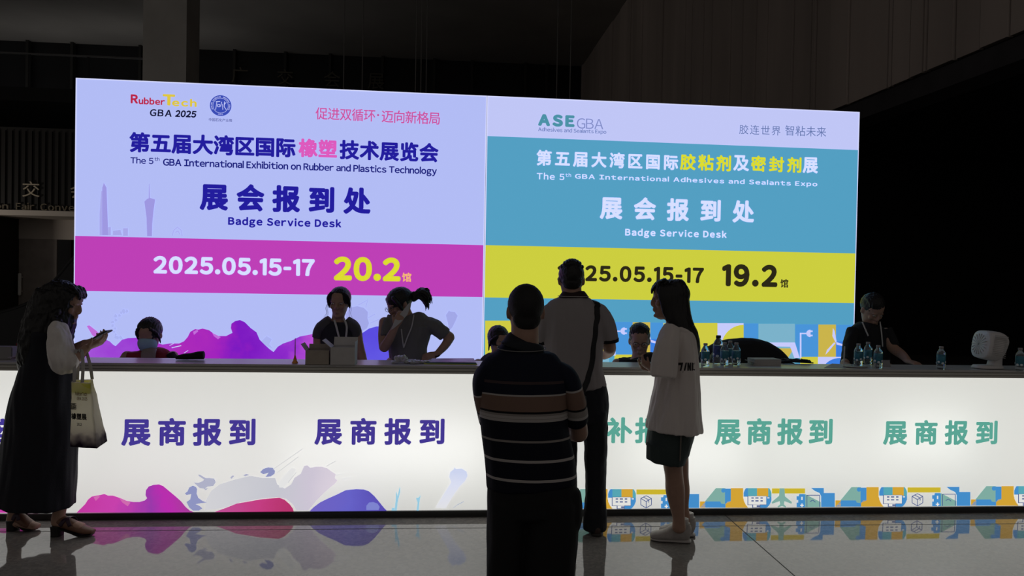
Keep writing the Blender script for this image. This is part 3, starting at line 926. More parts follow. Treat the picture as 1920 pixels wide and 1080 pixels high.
# repeating icon frieze on the green half
s_grn = ink('frieze_green', (124, 168, 158)); s_blu = ink('frieze_blue', (66, 138, 198)); s_gol = ink('frieze_gold', (206, 160, 52)); s_tea = ink('frieze_teal', (84, 162, 176)); s_dk = ink('frieze_line', (70, 88, 138)); s_yl = ink('frieze_yellow', (198, 176, 46)); s_wh = ink('frieze_white', (222, 222, 218))


def frieze(dx, icon):
    mv = lambda x, y: (x + dx, y - dx * 0.0075)
    A = lambda q, lay, m: polys('frieze_print', DESK, [[mv(*p) for p in s] for s in q], lay, m, CT)
    rc = lambda x0, y0, x1, y1: [(x0, y0), (x1, y0), (x1, y1), (x0, y1)]
    B = 951.6
    A([[(1312, B), (1342, 915), (1360, 915), (1360, B)]], 2, s_grn)
    A([[(1312, B), (1323, 940), (1350, 940), (1352, 944), (1360, 945), (1360, B)], [(1359, 916), (1370, 916), (1370, 940), (1359, 945)],
       [(1356 + 4 * math.cos(t), 919.5 + 4 * math.sin(t)) for t in [k * math.pi / 8 for k in range(16)]]], 3, s_blu)
    A([[(1370, 915), (1393, 915), (1393, 933), (1396, 942), (1402, B), (1360, B), (1360, 945), (1364, 940), (1370, 939)], rc(1566, 938, 1576, 950)], 3, s_gol)
    cxm, cym, rr = 1420, 931, 27
    seg = lambda x0, x1, y0, y1: [(x, max(y0, cym - math.sqrt(max(0, rr * rr - (x - cxm) ** 2)))) for x in [x0 + (x1 - x0) * k / 8 for k in range(9)]] + [(x, min(y1, cym + math.sqrt(max(0, rr * rr - (x - cxm) ** 2)))) for x in [x1 + (x0 - x1) * k / 8 for k in range(9)]]
    A([seg(1394, 1402, 915, 931)], 3, s_blu); A([seg(1402, 1419, 915, 931), seg(1440, 1446, 915, 931)], 3, s_tea); A([seg(1419, 1440, 915, 931)], 3, s_gol)
    A([seg(1424, 1446, 931, B)], 3, s_blu); A([seg(1394, 1424, 931, B)], 3, s_wh)
    A([rc(1401, 929.5, 1436.5, 946.5), rc(1410, 946, 1425, B)], 4, s_dk); A([rc(1402.3, 930, 1436, 945.5), rc(1411.5, 946, 1424, B - 0.8), rc(1438, 932, 1442, 934)], 5, s_wh)
    A([rc(x, y, x + wd, y + 2.2) for y in (932, 937.5) for x, wd in ((1408, 4.5), (1415.5, 6), (1425, 4.5))] + [rc(1418, 947, 1424, 950)], 6, s_dk)
    A([rc(1447, 915.5, 1509, 925)], 3, s_yl)
    if icon == 'plane':
        A([[(1461, 915), (1470, 915), (1471, 930), (1484, 941), (1483, 944), (1470, 939), (1469, 945), (1473, 949), (1472, 951), (1465.5, 948), (1458, 951), (1457, 949), (1462, 945), (1461, 939), (1447, 944), (1446, 941), (1460, 929)]], 6, s_grn)
    else:
        A([stroke(DESK, a, b, 1.3) for a, b in (((1465, 950), (1465, 938)), ((1465, 938), (1455, 932)), ((1455, 932), (1455, 944)), ((1455, 944), (1465, 950)), ((1465, 950), (1475, 944)), ((1475, 944), (1475, 932)), ((1475, 932), (1465, 927)), ((1465, 927), (1455, 932)), ((1465, 938), (1475, 932)), ((1460, 929.5), (1470, 935)), ((1470, 935), (1470, 940)))], 6, s_dk)
    A([[(1493, B - 1), (1493, 942), (1496, 942), (1496, 937), (1493, 937), (1493, 930), (1497, 930), (1498, 926), (1508, 926), (1512, 930), (1512, B - 1)]], 4, s_blu)
    A([rc(1501.5, 931, 1504, 937), rc(1499.5, 946, 1506, 948), rc(1501.8, 943.5, 1503.8, 950.5)], 6, s_wh)
    A([[(1509, 926), (1538, 941), (1538, B - 1.5), (1509, B - 1)]], 5, s_grn)
    A([stroke(DESK, a, b, 1.3) for a, b in (((1512, 928), (1536, 928)), ((1536, 928), (1536, 950)), ((1512, 928), (1512, 950)), ((1518, 940), (1523, 937)), ((1523, 937), (1528, 941)))], 6, s_dk)
    A([[(1520, 914.5), (1544, 914.5), (1544, 924), (1564.5, 924), (1564.5, B - 1.5), (1539, B - 1.5), (1539, 930), (1536, 924), (1527, 920)]], 4, s_blu)


for dx, ic in ((-254, 'box'), (0, 'plane'), (254, 'box'), (507, 'plane')):
    frieze(dx, ic)
#PART2
# ================================================================== THINGS ON THE COUNTER
C = lambda px, py: G(px, py, TOPZ)
MD = Matrix.Rotation(DESK.a, 4, 'Z')
m_pet = None


def clear_plastic(name, rgb=(0.9, 0.97, 1.0), rough=0.08):
    m, N, L, b = new_mat(name)
    b.inputs['Base Color'].default_value = (*rgb, 1)
    b.inputs['Roughness'].default_value = rough
    b.inputs['Transmission Weight'].default_value = 0.92
    b.inputs['IOR'].default_value = 1.33
    return m


m_pet = clear_plastic('clear_bottle')
m_bcap = mat('bottle_cap_gray', (0.32, 0.30, 0.30), 0.5)
m_bcapd = mat('bottle_cap_black', (0.01, 0.01, 0.012), 0.5)
m_blab = mat('bottle_label_teal', (0.03, 0.17, 0.24), 0.45, nscale=60, namt=0.35)
m_blab2 = mat('bottle_label_blue', (0.04, 0.07, 0.22), 0.45, nscale=50, namt=0.5)
m_bwhite = mat('bottle_print_white', (0.7, 0.75, 0.78), 0.5)


def bottle(px, py, label, s=1.0, tall=False):
    p = C(px, py)
    r = empty('water_bottle', p, R.uniform(0, 6)); tag(r, label, 'bottle', 'water bottles standing on the counter')
    h = 0.162 * s
    rr = 0.0295 * s
    bm = bmesh.new()
    lathe(bm, [(rr * 0.8, 0), (rr * 0.97, 0.004), (rr, 0.012), (rr * 0.94, 0.02), (rr, 0.028), (rr * 0.97, 0.04), (rr * 0.97, h * 0.62), (rr, h * 0.65), (rr * 0.9, h * 0.74), (rr * 0.55, h * 0.85), (0.012 * s, h * 0.90), (0.012 * s, h * 0.93)], n=28)
    obj('body', bm, m_pet, r, True)
    bm = bmesh.new(); lathe(bm, [(0.0135 * s, h * 0.905), (0.0145 * s, h * 0.91), (0.0145 * s, h * 0.99), (0.013 * s, h)], n=20)
    obj('cap', bm, m_bcapd if tall else m_bcap, r, True)['label'] = 'black screw cap' if tall else 'gray screw cap'
    bm = bmesh.new(); lathe(bm, [(rr * 0.985, h * 0.24), (rr * 1.01, h * 0.245), (rr * 1.01, h * 0.635), (rr * 0.985, h * 0.64)], n=28)
    obj('label_band', bm, m_blab2 if tall else m_blab, r, True)
    bm = bmesh.new()
    for k in range(7):                         # white wave printed round the foot of the label
        a = 2 * math.pi * k / 7
        M = Matrix.Rotation(a, 4, 'Z') @ Matrix.Translation((rr * 1.0, 0, h * (0.27 + 0.05 * (k % 2))))
        ball(bm, M, 0.0015, rr * 0.32, h * 0.05, 10, 6)
    obj('wave_print', bm, m_bwhite, r, True)
    return r


bottle(1322, 687, 'single small water bottle with teal label, just right of the long-haired woman')
bottle(1346, 681, 'taller water bottle with black cap and blue label', 1.25, True)
bottle(1358, 685, 'small water bottle half hidden behind the taller black-capped one')
bottle(1368.5, 680.5, 'middle small water bottle of the three right of the black-capped one')
bottle(1380, 685, 'small water bottle at the right end of the cluster before the slumped person')
bottle(1609, 686, 'left water bottle of the trio before the man in black leaning down')
bottle(1627, 682, 'middle water bottle of the trio before the man in black leaning down')
bottle(1646, 690, 'right water bottle of the trio, slightly nearer the counter edge')
bottle(1764, 692, 'lone water bottle between the leaning man and the white fan')
bottle(1912, 695, 'water bottle at the far right end of the counter beyond the fan')


def cbox(name, label, cat, px0, px1, py_base, dep, hgt, rot=0.0):
    a, b = C(px0, py_base), C(px1, py_base)
    c = (a + b) / 2
    r = empty(name, c, DESK.a + rot); tag(r, label, cat)
    return r, (b - a).length / 2


m_card = mat('carton_brown', (0.36, 0.31, 0.26), 0.8, nscale=20, namt=0.08)
m_cardw = mat('carton_white', (0.50, 0.48, 0.47), 0.7, nscale=20, namt=0.05)


def carton(label, px0, px1, py, dep, h, m, flaps):
    r, hw = cbox('cardboard_box', label, 'box', px0, px1, py, dep, h)
    t = 0.004
    bm = bmesh.new()
    box(bm, -hw, hw, 0, t, 0, h); box(bm, -hw, hw, dep - t, dep, 0, h); box(bm, -hw, -hw + t, t, dep - t, 0, h); box(bm, hw - t, hw, t, dep - t, 0, h); box(bm, -hw, hw, 0, dep, 0, t)
    obj('body', bm, m, r)
    for k, (pos, ang, axis, L) in enumerate(flaps):
        bm = bmesh.new()
        if axis == 'x':                        # hinged along the front or back edge
            box(bm, -hw, hw, 0, L, 0, 0.003, Matrix.Translation((0, pos, h)) @ Matrix.Rotation(math.radians(ang), 4, 'X'))
        else:
            box(bm, 0, L, 0.004, dep - 0.004, 0, 0.003, Matrix.Translation((pos * hw, 0, h)) @ Matrix.Rotation(math.radians(ang), 4, 'Y'))
        obj('flap', bm, m, r)
    return r


carton('open brown carton on the counter before the woman with the lanyard', 572, 616.5, 684, 0.14, 0.095, m_card, [(-1, -125, 'y', 0.05), (0.14, 75, 'x', 0.03)])
carton('white carton with lifted lid standing beside the open brown carton', 619, 665, 685, 0.15, 0.118, m_cardw, [(0.15, 62, 'x', 0.06), (-1, -140, 'y', 0.07), (1, -88, 'y', 0.035)])

# golden pen stand
p = C(553, 681)
r = empty('pen_stand', p); tag(r, 'small amber pen stand with an upright pen, left of the cartons', 'pen holder')
bm = bmesh.new(); lathe(bm, [(0.019, 0), (0.02, 0.004), (0.016, 0.012), (0.012, 0.018), (0.010, 0.03), (0.006, 0.045), (0.005, 0.052)], n=20)
obj('base', bm, mat('amber_plastic', (0.75, 0.30, 0.06), 0.25), r, True)
bm = bmesh.new(); tube(bm, [Vector((0, 0, 0.045)), Vector((0, 0, 0.10)), Vector((0.0, 0, 0.165))], [0.0035, 0.0032, 0.002], n=10); obj('pen', bm, mat('pen_amber', (0.5, 0.22, 0.12), 0.3), r, True)

# dark cloth / bag beside the masked woman
bm = bmesh.new()
loft(bm, [(C(326, 676) + Vector((0, 0.04, 0.016)), 0.012, 0.03), (C(340, 676) + Vector((0, 0.04, 0.022)), 0.02, 0.035), (C(354, 676) + Vector((0, 0.04, 0.025)), 0.022, 0.04), (C(366, 676) + Vector((0, 0.04, 0.030)), 0.027, 0.04), (C(377, 676) + Vector((0, 0.04, 0.032)), 0.028, 0.04)], side=(0, 0, 1), cap=0.2)
o = obj('folded_cloth', bm, mat('black_cloth', (0.006, 0.006, 0.007), 0.85), None, True); tag(o, 'black folded cloth on the counter beside the masked woman in red', 'cloth')

# crumpled film bag
bm = bmesh.new()
M0 = Matrix.Translation(C(768, 684) + Vector((0, 0.07, 0))) @ MD
for k in range(9):
    ball(bm, M0 @ Matrix.Translation((-0.11 + k * 0.028, R.uniform(-0.02, 0.03), 0.012 + (0.02 if k in (1, 2) else 0.0))) @ Matrix.Rotation(R.uniform(0, 3), 4, 'Z'), R.uniform(0.025, 0.05), R.uniform(0.02, 0.035), 0.026 if k in (1, 2) else R.uniform(0.008, 0.016), 14, 8)
me = fuse(bm, 0.004, 1, 0.006, (45, 45, 60))
for v in me.vertices: v.co.z = max(v.co.z, TOPZ + 0.0005)
m_film, N, L, b = new_mat('crumpled_film'); b.inputs['Base Color'].default_value = (0.55, 0.54, 0.56, 1); b.inputs['Roughness'].default_value = 0.25; b.inputs['Transmission Weight'].default_value = 0.35
o = link('plastic_bag', me, m_film); tag(o, 'crumpled clear plastic bag on the counter before the ponytailed woman', 'plastic bag')

# leaflets
def sheets(name, label, quads, dz, m, cat='leaflet', group=None):
    """one thin printed sheet on the worktop: four pixels of its outline"""
    bm = bmesh.new()
    q = [C(*p) + Vector((0, 0, dz)) for p in quads]
    top = [bm.verts.new(v + Vector((0, 0, 0.0015))) for v in q]; bot = [bm.verts.new(v) for v in q]
    bm.faces.new(top); bm.faces.new(bot[::-1])
    for i in range(4): bm.faces.new((top[i], bot[i], bot[(i + 1) % 4], top[(i + 1) % 4]))
    o = obj(name, bm, m); return tag(o, label, cat, group)


for i, (dz, m, lab) in enumerate(((0.0004, mat('leaflet_yellow', (0.55, 0.56, 0.12), 0.5), 'yellow-green leaflet at the bottom of the pile by the film bag'),
                                  (0.006, mat('leaflet_green', (0.04, 0.16, 0.12), 0.5), 'dark green leaflet in the pile by the film bag'),
                                  (0.012, mat('leaflet_violet', (0.30, 0.27, 0.46), 0.4, nscale=9, namt=0.5), 'violet patterned leaflet lying on top of the pile by the film bag'))):
    sh = i * 5
    bm = bmesh.new()
    q = [C(795 + sh, 683), C(895 - sh * 0.3, 684), C(888, 676), C(800 + sh, 676.5)]
    q = [v + Vector((0, 0, dz)) for v in q]
    top = [bm.verts.new(v + Vector((0, 0, 0.005))) for v in q]; bot = [bm.verts.new(v) for v in q]
    bm.faces.new(top); bm.faces.new(bot[::-1])
    for k in range(4): bm.faces.new((top[k], bot[k], bot[(k + 1) % 4], top[(k + 1) % 4]))
    tag(obj('leaflet', bm, m), lab, 'leaflet', 'leaflets piled on the counter')

# stack of forms before the slumped person
m_pap = mat('paper_gray', (0.42, 0.41, 0.40), 0.7)
for k in range(4):
    bm = bmesh.new(); box(bm, -0.10, 0.10, -0.06, 0.06, 0.0, 0.0105, Matrix.Translation(C(1437, 685) + Vector((0, 0.05, 0.0005 + k * 0.011))) @ MD @ Matrix.Rotation(0.04 * (k - 1.5), 4, 'Z'))
    tag(obj('form_pad', bm, m_pap), ('lowest', 'second lowest', 'second highest', 'topmost')[k] + ' pad in the gray paper stack before the slumped person', 'paper pad', 'pads of forms stacked on the counter')
bm = bmesh.new(); box(bm, -0.05, 0.0, -0.05, 0.05, 0.0, 0.004, Matrix.Translation(C(1418, 686) + Vector((0, 0.05, 0.02))) @ MD @ Matrix.Rotation(math.radians(12), 4, 'Y'))
tag(obj('loose_form', bm, m_pap), 'loose sheet leaning at the left side of the gray paper stack', 'paper')
# heap of black lanyards
bm = bmesh.new(); c0 = C(1498, 683) + Vector((0, 0.05, 0))
for k in range(12):
    pts = [c0 + Vector((R.uniform(-0.11, 0.11), R.uniform(-0.03, 0.04), 0.006 + R.uniform(0, 0.026))) for _ in range(5)]
    ribbon(bm, pts, 0.006, 0.003, side=(0, 1, 0.2))
tag(obj('lanyard_heap', bm, mat('lanyard_navy', (0.010, 0.014, 0.03), 0.7), None, True), 'heap of dark lanyards right of the gray paper stack', 'lanyards', kind='stuff')
# papers, pen and dish before the leaning man
sheets('loose_paper', 'loose gray sheets fanned out before the man in black leaning down', [(1545, 690), (1585, 691), (1598, 684), (1560, 682)], 0.0005, m_pap, 'paper')
bm = bmesh.new(); a = C(1582, 687); tube(bm, [a + Vector((0, 0, 0.002)), a + Vector((0.001, 0, 0.07)), a + Vector((0.003, 0, 0.142))], [0.004, 0.0045, 0.0045], n=10)
tag(obj('white_pen', bm, mat('white_plastic', (0.55, 0.56, 0.58), 0.4), None, True), 'white pen standing upright on the papers by the bottle trio', 'pen')
bm = bmesh.new(); lathe(bm, [(0.05, 0), (0.085, 0.004), (0.09, 0.008), (0.086, 0.009), (0.05, 0.005)], Matrix.Translation(C(1607, 690) + Vector((0, 0.03, 0.0))) @ Matrix.Diagonal((1, 0.55, 1, 1)))
tag(obj('dish', bm, mat('dish_gray', (0.35, 0.34, 0.34), 0.4), None, True), 'shallow gray dish under the left bottles of the trio', 'dish')
bm = bmesh.new(); c0 = C(1667, 689)
box(bm, -0.035, 0.035, -0.001, 0.001, 0, 0.05, Matrix.Translation(c0 + Vector((0, 0.045, 0))) @ MD @ Matrix.Rotation(math.radians(-20), 4, 'X')); box(bm, -0.035, 0.035, 0.0, 0.002, 0, 0.05, Matrix.Translation(c0 + Vector((0, 0.075, 0))) @ MD @ Matrix.Rotation(math.radians(20), 4, 'X'))
tag(obj('table_card', bm, mat('card_dim', (0.25, 0.25, 0.26), 0.6)), 'small folded table card right of the bottle trio', 'card')

# white air circulator fan
p = C(1862, 693) + Vector((0, 0.06, 0))
fan = empty('desk_fan', p, DESK.a); tag(fan, 'white boxy air circulator fan near the right end of the counter', 'fan')
m_fan = mat('fan_white', (0.62, 0.60, 0.59), 0.5)
bm = bmesh.new(); loft(bm, [((-0.005, 0, 0.005), 0.105, 0.06), ((-0.005, 0, 0.014), 0.105, 0.06), ((-0.005, 0, 0.026), 0.095, 0.052)], cap=0.05, n=32, power=0.6); obj('base', bm, m_fan, fan, True)
bm = bmesh.new(); loft(bm, [((0.048, 0, 0.02), 0.045, 0.045), ((0.055, 0, 0.07), 0.040, 0.04), ((0.06, 0, 0.12), 0.036, 0.04)], cap=0.1, n=24, power=0.7); obj('neck', bm, m_fan, fan, True)
hd = Matrix.Translation((0.0, 0, 0.168)) @ Matrix.Rotation(math.radians(8), 4, 'Y')
bm = bmesh.new()
loft(bm, [(hd @ Vector((-0.066, 0, 0.0)), 0.078, 0.088), (hd @ Vector((-0.054, 0, 0)), 0.098, 0.100), (hd @ Vector((0.0, 0, 0)), 0.106, 0.106), (hd @ Vector((0.05, 0, 0)), 0.103, 0.103), (hd @ Vector((0.086, 0, -0.006)), 0.078, 0.08), (hd @ Vector((0.098, 0, -0.01)), 0.045, 0.05)], side=(0, 1, 0), cap=0.15, n=36, power=0.62)
obj('head', bm, m_fan, fan, True)
bm = bmesh.new()
for k in range(13):                            # vent ridges round the housing
    z = -0.075 + k * 0.0125
    box(bm, -0.04, 0.06, -0.1085, -0.1045, z, z + 0.004, hd)
for k in range(9):
    a = k * math.pi / 9
    box(bm, -0.078, -0.073, -0.075, 0.075, -0.002, 0.002, hd @ Matrix.Rotation(a, 4, 'X'))
obj('grille', bm, mat('fan_grille', (0.42, 0.41, 0.40), 0.5), fan)
# dim things at the far left of the counter
bm = bmesh.new(); p = C(30, 672)
loft(bm, [(p + Vector((0.0, 0.10, 0.034)), 0.085, 0.05), (p + Vector((0.02, 0.10, 0.06)), 0.075, 0.045), (p + Vector((0.035, 0.10, 0.115)), 0.05, 0.03)], cap=0.3, n=20)
tag(link('red_bag', fuse(bm, 0.006, 2, 0.006), mat('red_cloth', (0.16, 0.006, 0.02), 0.8, nscale=12, namt=0.3)), 'dark red cloth bag on the counter at far left behind the woman in navy', 'bag')
bm = bmesh.new(); box(bm, -0.08, 0.04, -0.03, 0.05, 0, 0.085, Matrix.Translation(C(2, 676) + Vector((0, 0.07, 0))) @ MD, 0.006)
tag(obj('gray_case', bm, mat('gray_plastic', (0.25, 0.24, 0.24), 0.5)), 'gray case at the far left end of the counter, beside the red bag', 'case')
bm = bmesh.new(); c0 = C(26, 677) + Vector((0, 0.03, 0))
for k in range(9):
    pts = [c0 + Vector((R.uniform(-0.05, 0.045), R.uniform(-0.015, 0.02), 0.004 + R.uniform(0, 0.03))) for _ in range(5)]
    ribbon(bm, pts, 0.004, 0.0015, side=(0, 1, 0.2))
tag(obj('ribbon_heap', bm, mat('ribbon_pale', (0.5, 0.4, 0.52), 0.6), None, True), 'heap of pale tangled ribbons before the red bag', 'ribbons', kind='stuff')

# ================================================================== PEOPLE
m_skin = mat('skin', (0.36, 0.215, 0.155), 0.55, nscale=30, namt=0.06)
m_hair = mat('black_hair', (0.007, 0.006, 0.006), 0.42, bump=0.5, bscale=120, stretch=(1, 1, 0.08), spec=0.35)
m_eye = mat('eye_white', (0.55, 0.52, 0.5), 0.2); m_iris = mat('iris_dark', (0.01, 0.006, 0.004), 0.2)
m_gl = mat('glasses_frame', (0.02, 0.02, 0.022), 0.3, 0.3)


def E(xl, xr, py, d, b):
    return (P((xl + xr) / 2, py, d), (xr - xl) / 2 * d / FPX, b)


def headM(c, fwd, up=(0, 0, 1), s=1.0):
    f = Vector(fwd).normalized(); u = Vector(up); r = f.cross(u).normalized(); u = r.cross(f)
    return Matrix(((r.x * s, f.x * s, u.x * s, c.x), (r.y * s, f.y * s, u.y * s, c.y), (r.z * s, f.z * s, u.z * s, c.z), (0, 0, 0, 1)))


HEAD = [(-.115, .078, .038, .020), (-.102, .092, .012, .036), (-.080, .092, -.030, .052), (-.055, .090, -.052, .061), (-.030, .090, -.072, .067), (0, .089, -.089, .071), (.030, .095, -.098, .074), (.058, .088, -.099, .075), (.083, .068, -.087, .066), (.102, .036, -.058, .046), (.112, .004, -.024, .018)]


def head(bm, M, female=False):
    secs = [(M @ Vector((0, (yf + yb) / 2, z)), w * (0.95 if female else 1.0), (yf - yb) / 2) for z, yf, yb, w in HEAD]
    s = M.to_scale().x
    secs = [(p, a * s, b * s) for p, a, b in secs]
    # the long axis of each slice is forward: side = right
    loft(bm, secs, side=M.to_3x3() @ Vector((1, 0, 0)), n=28, sub=3, cap=0.3)
    T_ = lambda x, y, z: M @ Vector((x, y, z))
    tube(bm, [T_(0, .086, .026), T_(0, .094, .004), T_(0, .102, -.018), T_(0, .095, -.031)], [.008 * s, .010 * s, .012 * s, .013 * s], n=12, sub=3)
    for q in (-1, 1):
        ball(bm, M @ Matrix.Translation((q * .013, .092, -.027)), .009, .010, .009)
        ball(bm, M @ Matrix.Translation((q * .032, .082, .020)) @ Matrix.Rotation(q * -0.25, 4, 'Z'), .022, .010, .007)      # brow
        ball(bm, M @ Matrix.Translation((q * .040, .066, -.022)), .022, .018, .020)                                           # cheek
        # ear
        Me = M @ Matrix.Translation((q * .076, -.010, -.004)) @ Matrix.Rotation(q * 0.45, 4, 'Z')
        ball(bm, Me, .008, .018, .031, 14, 10)
        ball(bm, Me @ Matrix.Translation((-q * .006, .010, -.018)), .008, .012, .012)
    ball(bm, M @ Matrix.Translation((0, .090, -.056)), .022, .011, .006); ball(bm, M @ Matrix.Translation((0, .088, -.067)), .018, .011, .007)   # lips
    ball(bm, M @ Matrix.Translation((0, .082, -.097)), .018, .014, .012)


def eyes(root, M, open_=0.55):
    for q in (-1, 1):
        bm = bmesh.new(); ball(bm, M @ Matrix.Translation((q * .033, .083, .005)), .013, .009, .011 * open_)
        e = obj('eye', bm, m_eye, root, True, root.location)
        bm = bmesh.new(); ball(bm, M @ Matrix.Translation((q * .033, .0895, .004)), .005, .003, .0055 * min(1, open_ + .3))
        obj('iris', bm, m_iris, e, True, root.location)


def hand(bm, w, d, n_, th, s=1.0, curl=0.35, spread=0.05):
    """w wrist, d pointing direction, n_ palm side, th +1/-1 thumb side"""
    d = d.normalized(); n_ = (n_ - d * n_.dot(d)).normalized(); t = d.cross(n_) * th
    loft(bm, [(w - d * .02 * s, .026 * s, .019 * s), (w + d * .015 * s, .031 * s, .017 * s), (w + d * .055 * s, .040 * s, .016 * s), (w + d * .092 * s, .040 * s, .013 * s)], side=t, n=16, sub=3, cap=0.5)
    for k, (off, L) in enumerate(((.030, .070), (.0105, .079), (-.0105, .073), (-.030, .057))):
        b = w + d * (.088 - abs(off) * .25) * s + t * off * s
        dd = (d + t * off * spread * 30).normalized()
        pts = [b - dd * .01 * s]; ang = 0
        for j, fr in enumerate((.45, .30, .25)):
            ang += curl * (0.8 + .25 * j) * (1 + .12 * k)
            v = dd * math.cos(ang) + n_ * math.sin(ang)
            pts.append(pts[-1] + v * L * fr * s + (v * .01 * s if j == 0 else Vector((0, 0, 0))))
        tube(bm, pts, [.0093 * s, .0088 * s, .0082 * s, .007 * s], n=10, sub=3)
    b = w + d * .028 * s + t * .030 * s
    v = (d * .75 + t * .6 + n_ * .25).normalized()
    tube(bm, [b, b + v * .034 * s, b + v * .034 * s + (v + n_ * .35).normalized() * .030 * s], [.0125 * s, .0105 * s, .008 * s], n=10, sub=3)


def person(label, loc):
    r = empty('person', loc); tag(r, label, 'person'); return r


def wloc(o):
    v = Vector((0, 0, 0))
    while o: v += o.location; o = o.parent
    return v


def part(name, bm, m, root, smooth=True):
    return obj(name, bm, m, root, smooth, wloc(root))


def strands(root, M, pts_list, r=0.0011):
    bm = bmesh.new()
    for pts in pts_list: tube(bm, [M @ Vector(p) for p in pts], [r * 1.3, r, r, r * .5], n=5, sub=4, cap=0)
    part('loose_hair', bm, m_hair, root)


def fringe(bm, M, el, n, t0, t1, r=.012, jit=.0):
    rx, ry, rz, cy, cz = el
    for k in range(n):
        a = (-1 + 2 * k / (n - 1)) * .82
        q = math.sqrt(1 - a * a)
        e = t1 + R.uniform(-jit, jit)
        pts = []
        for f in (0, .33, .66, 1):
            th = math.radians(t0 + (e - t0) * f)
            pts.append(M @ Vector((a * rx + .004 * f, cy + (ry * q + .002) * math.cos(th), cz + (rz * q + .002) * math.sin(th))))
        tube(bm, pts, [r, r, r * .8, r * .3], n=7, sub=3)


def cap_hair(bm, M, rx=.083, ry=.104, rz=.090, cy=-.022, cz=.034):
    ball(bm, M @ Matrix.Translation((0, cy, cz)), rx, ry, rz, 28, 18)


def wisps(bm, pts_list, r=0.0012):
    for pts in pts_list: tube(bm, pts, r, n=5, sub=4, cap=0)


def spectacles(root, M, rim=0.022):
    bm = bmesh.new()
    for q in (-1, 1):
        c = M @ Vector((q * .033, .108, .003))
        ring = [M @ Vector((q * .033 + rim * math.cos(t), .106 + .002 * math.cos(t * 2), .003 + rim * .75 * math.sin(t))) for t in [k * math.pi / 8 for k in range(17)]]
        tube(bm, ring, .0017, n=6, sub=2, cap=0)
        tube(bm, [M @ Vector((q * .055, .106, .008)), M @ Vector((q * .078, .06, .010)), M @ Vector((q * .083, -.005, .012)), M @ Vector((q * .080, -.022, -.002))], .0016, n=6)
    tube(bm, [M @ Vector((-.011, .107, .006)), M @ Vector((0, .112, .010)), M @ Vector((.011, .107, .006))], .0015, n=6)
    part('glasses', bm, m_gl, root)


def shoe(root, heel, toe, w=.045, h=.075, m=None, sole=None, name='shoe', top=True):
    """closed shoe from the heel point to the toe point on the floor"""
    d = (toe - heel); L = d.length; d.normalize(); s = Vector((-d.y, d.x, 0))
    up = Vector((0, 0, 1))
    bm = bmesh.new()
    loft(bm, [(heel + d * .01 + up * h * .55, w * .62, h * .5), (heel + d * L * .15 + up * h * .58, w * .78, h * .55), (heel + d * L * .35 + up * h * .52, w * .85, h * .48), (heel + d * L * .55 + up * h * .38, w * .95, h * .34), (heel + d * L * .75 + up * h * .30, w, h * .26), (heel + d * L * .93 + up * h * .25, w * .8, h * .20)], side=s, n=20, sub=4, cap=0.7)
    o = part(name, bm, m, root)
    bm = bmesh.new()
    loft(bm, [(heel - d * .004 + up * .010, w * .66, .0098), (heel + d * L * .2 + up * .010, w * .82, .0098), (heel + d * L * .5 + up * .010, w * .88, .0098), (heel + d * L * .75 + up * .010, w * 1.03, .0098), (heel + d * L * .95 + up * .011, w * .8, .0095)], side=s, n=20, sub=3, cap=0.9)
    part('sole', bm, sole or m, o)
    o['label'] = 'shoe'
    del o['label']
    return o


# ---------------------------------------------------------------- man in the striped polo, nearest the camera
d = 3.37
root = person('man seen from behind in a navy striped polo shirt, standing nearest the camera', P(990, 1100, d).xy.to_3d())
M = headM(P(985, 585, d), (-.10, 1, -.04))
bm = bmesh.new(); head(bm, M)
loft(bm, [(P(984, 600, d - .01), .060, .062), (P(984, 628, d - .015), .060, .062), (P(984, 655, d - .005), .062, .062)], n=20)
loft(bm, [E(925, 1040, 668, d, .09), E(905, 1055, 720, d, .11), E(908, 1058, 800, d, .115), E(920, 1068, 880, d, .11), E(930, 1062, 930, d, .11)], n=24, cap=.2)
loft(bm, [(P(1046, 708, d), .042, .045), (P(1075, 760, d + .03), .045, .047), (P(1086, 812, d + .10), .041, .041)], n=16)
loft(bm, [(P(1086, 812, d + .10), .043, .043), (P(1050, 806, d + .22), .036, .036), (P(985, 790, d + .24), .027, .025)], n=16)
hand(bm, P(985, 790, d + .25), Vector((-1, -.1, .25)), Vector((0, -1, 0)), 1, curl=.25)
loft(bm, [(P(917, 708, d), .042, .045), (P(912, 760, d + .05), .045, .047), (P(925, 810, d + .12), .041, .041)], n=16)
loft(bm, [(P(925, 810, d + .12), .043, .043), (P(960, 812, d + .19), .036, .036), (P(1010, 800, d + .20), .027, .025)], n=16)
hand(bm, P(1010, 800, d + .2), Vector((1, .1, .2)), Vector((0, -1, 0)), -1, curl=.3)
for cx in (945, 1030):
    loft(bm, [(P(cx + (4 if cx < 1000 else 0), 930, d), .068, .08), (P(cx, 1020, d), .06, .07), (P(cx, 1090, d), .055, .06), (P(cx, 1180, d), .04, .045)], n=18)
    loft(bm, [(P(cx, 1180, d), .038, .045), (P(cx, 1205, d + .02), .04, .05), (P(cx, 1206, d + .13), .042, .025)], n=14)
fused('body', bm, m_skin, root, .0065)
bm = bmesh.new(); cap_hair(bm, M, .0795, .104, .090, -.018, .034)
ball(bm, M @ Matrix.Translation((0, -.055, -.030)), .062, .042, .05)
fused('hair', bm, mat('cropped_hair', (0.010, 0.009, 0.009), 0.7, bump=0.4, bscale=300), root, .006, 2, .0012, (90, 90, 90))
zof = lambda y: P(985, y, d - .13).z - root.location.z
navy, navy2, brown, gray, lt_, blk = (.006, .008, .019), (.005, .006, .013), (.19, .118, .088), (.27, .245, .225), (.42, .39, .37), (.004, .004, .005)
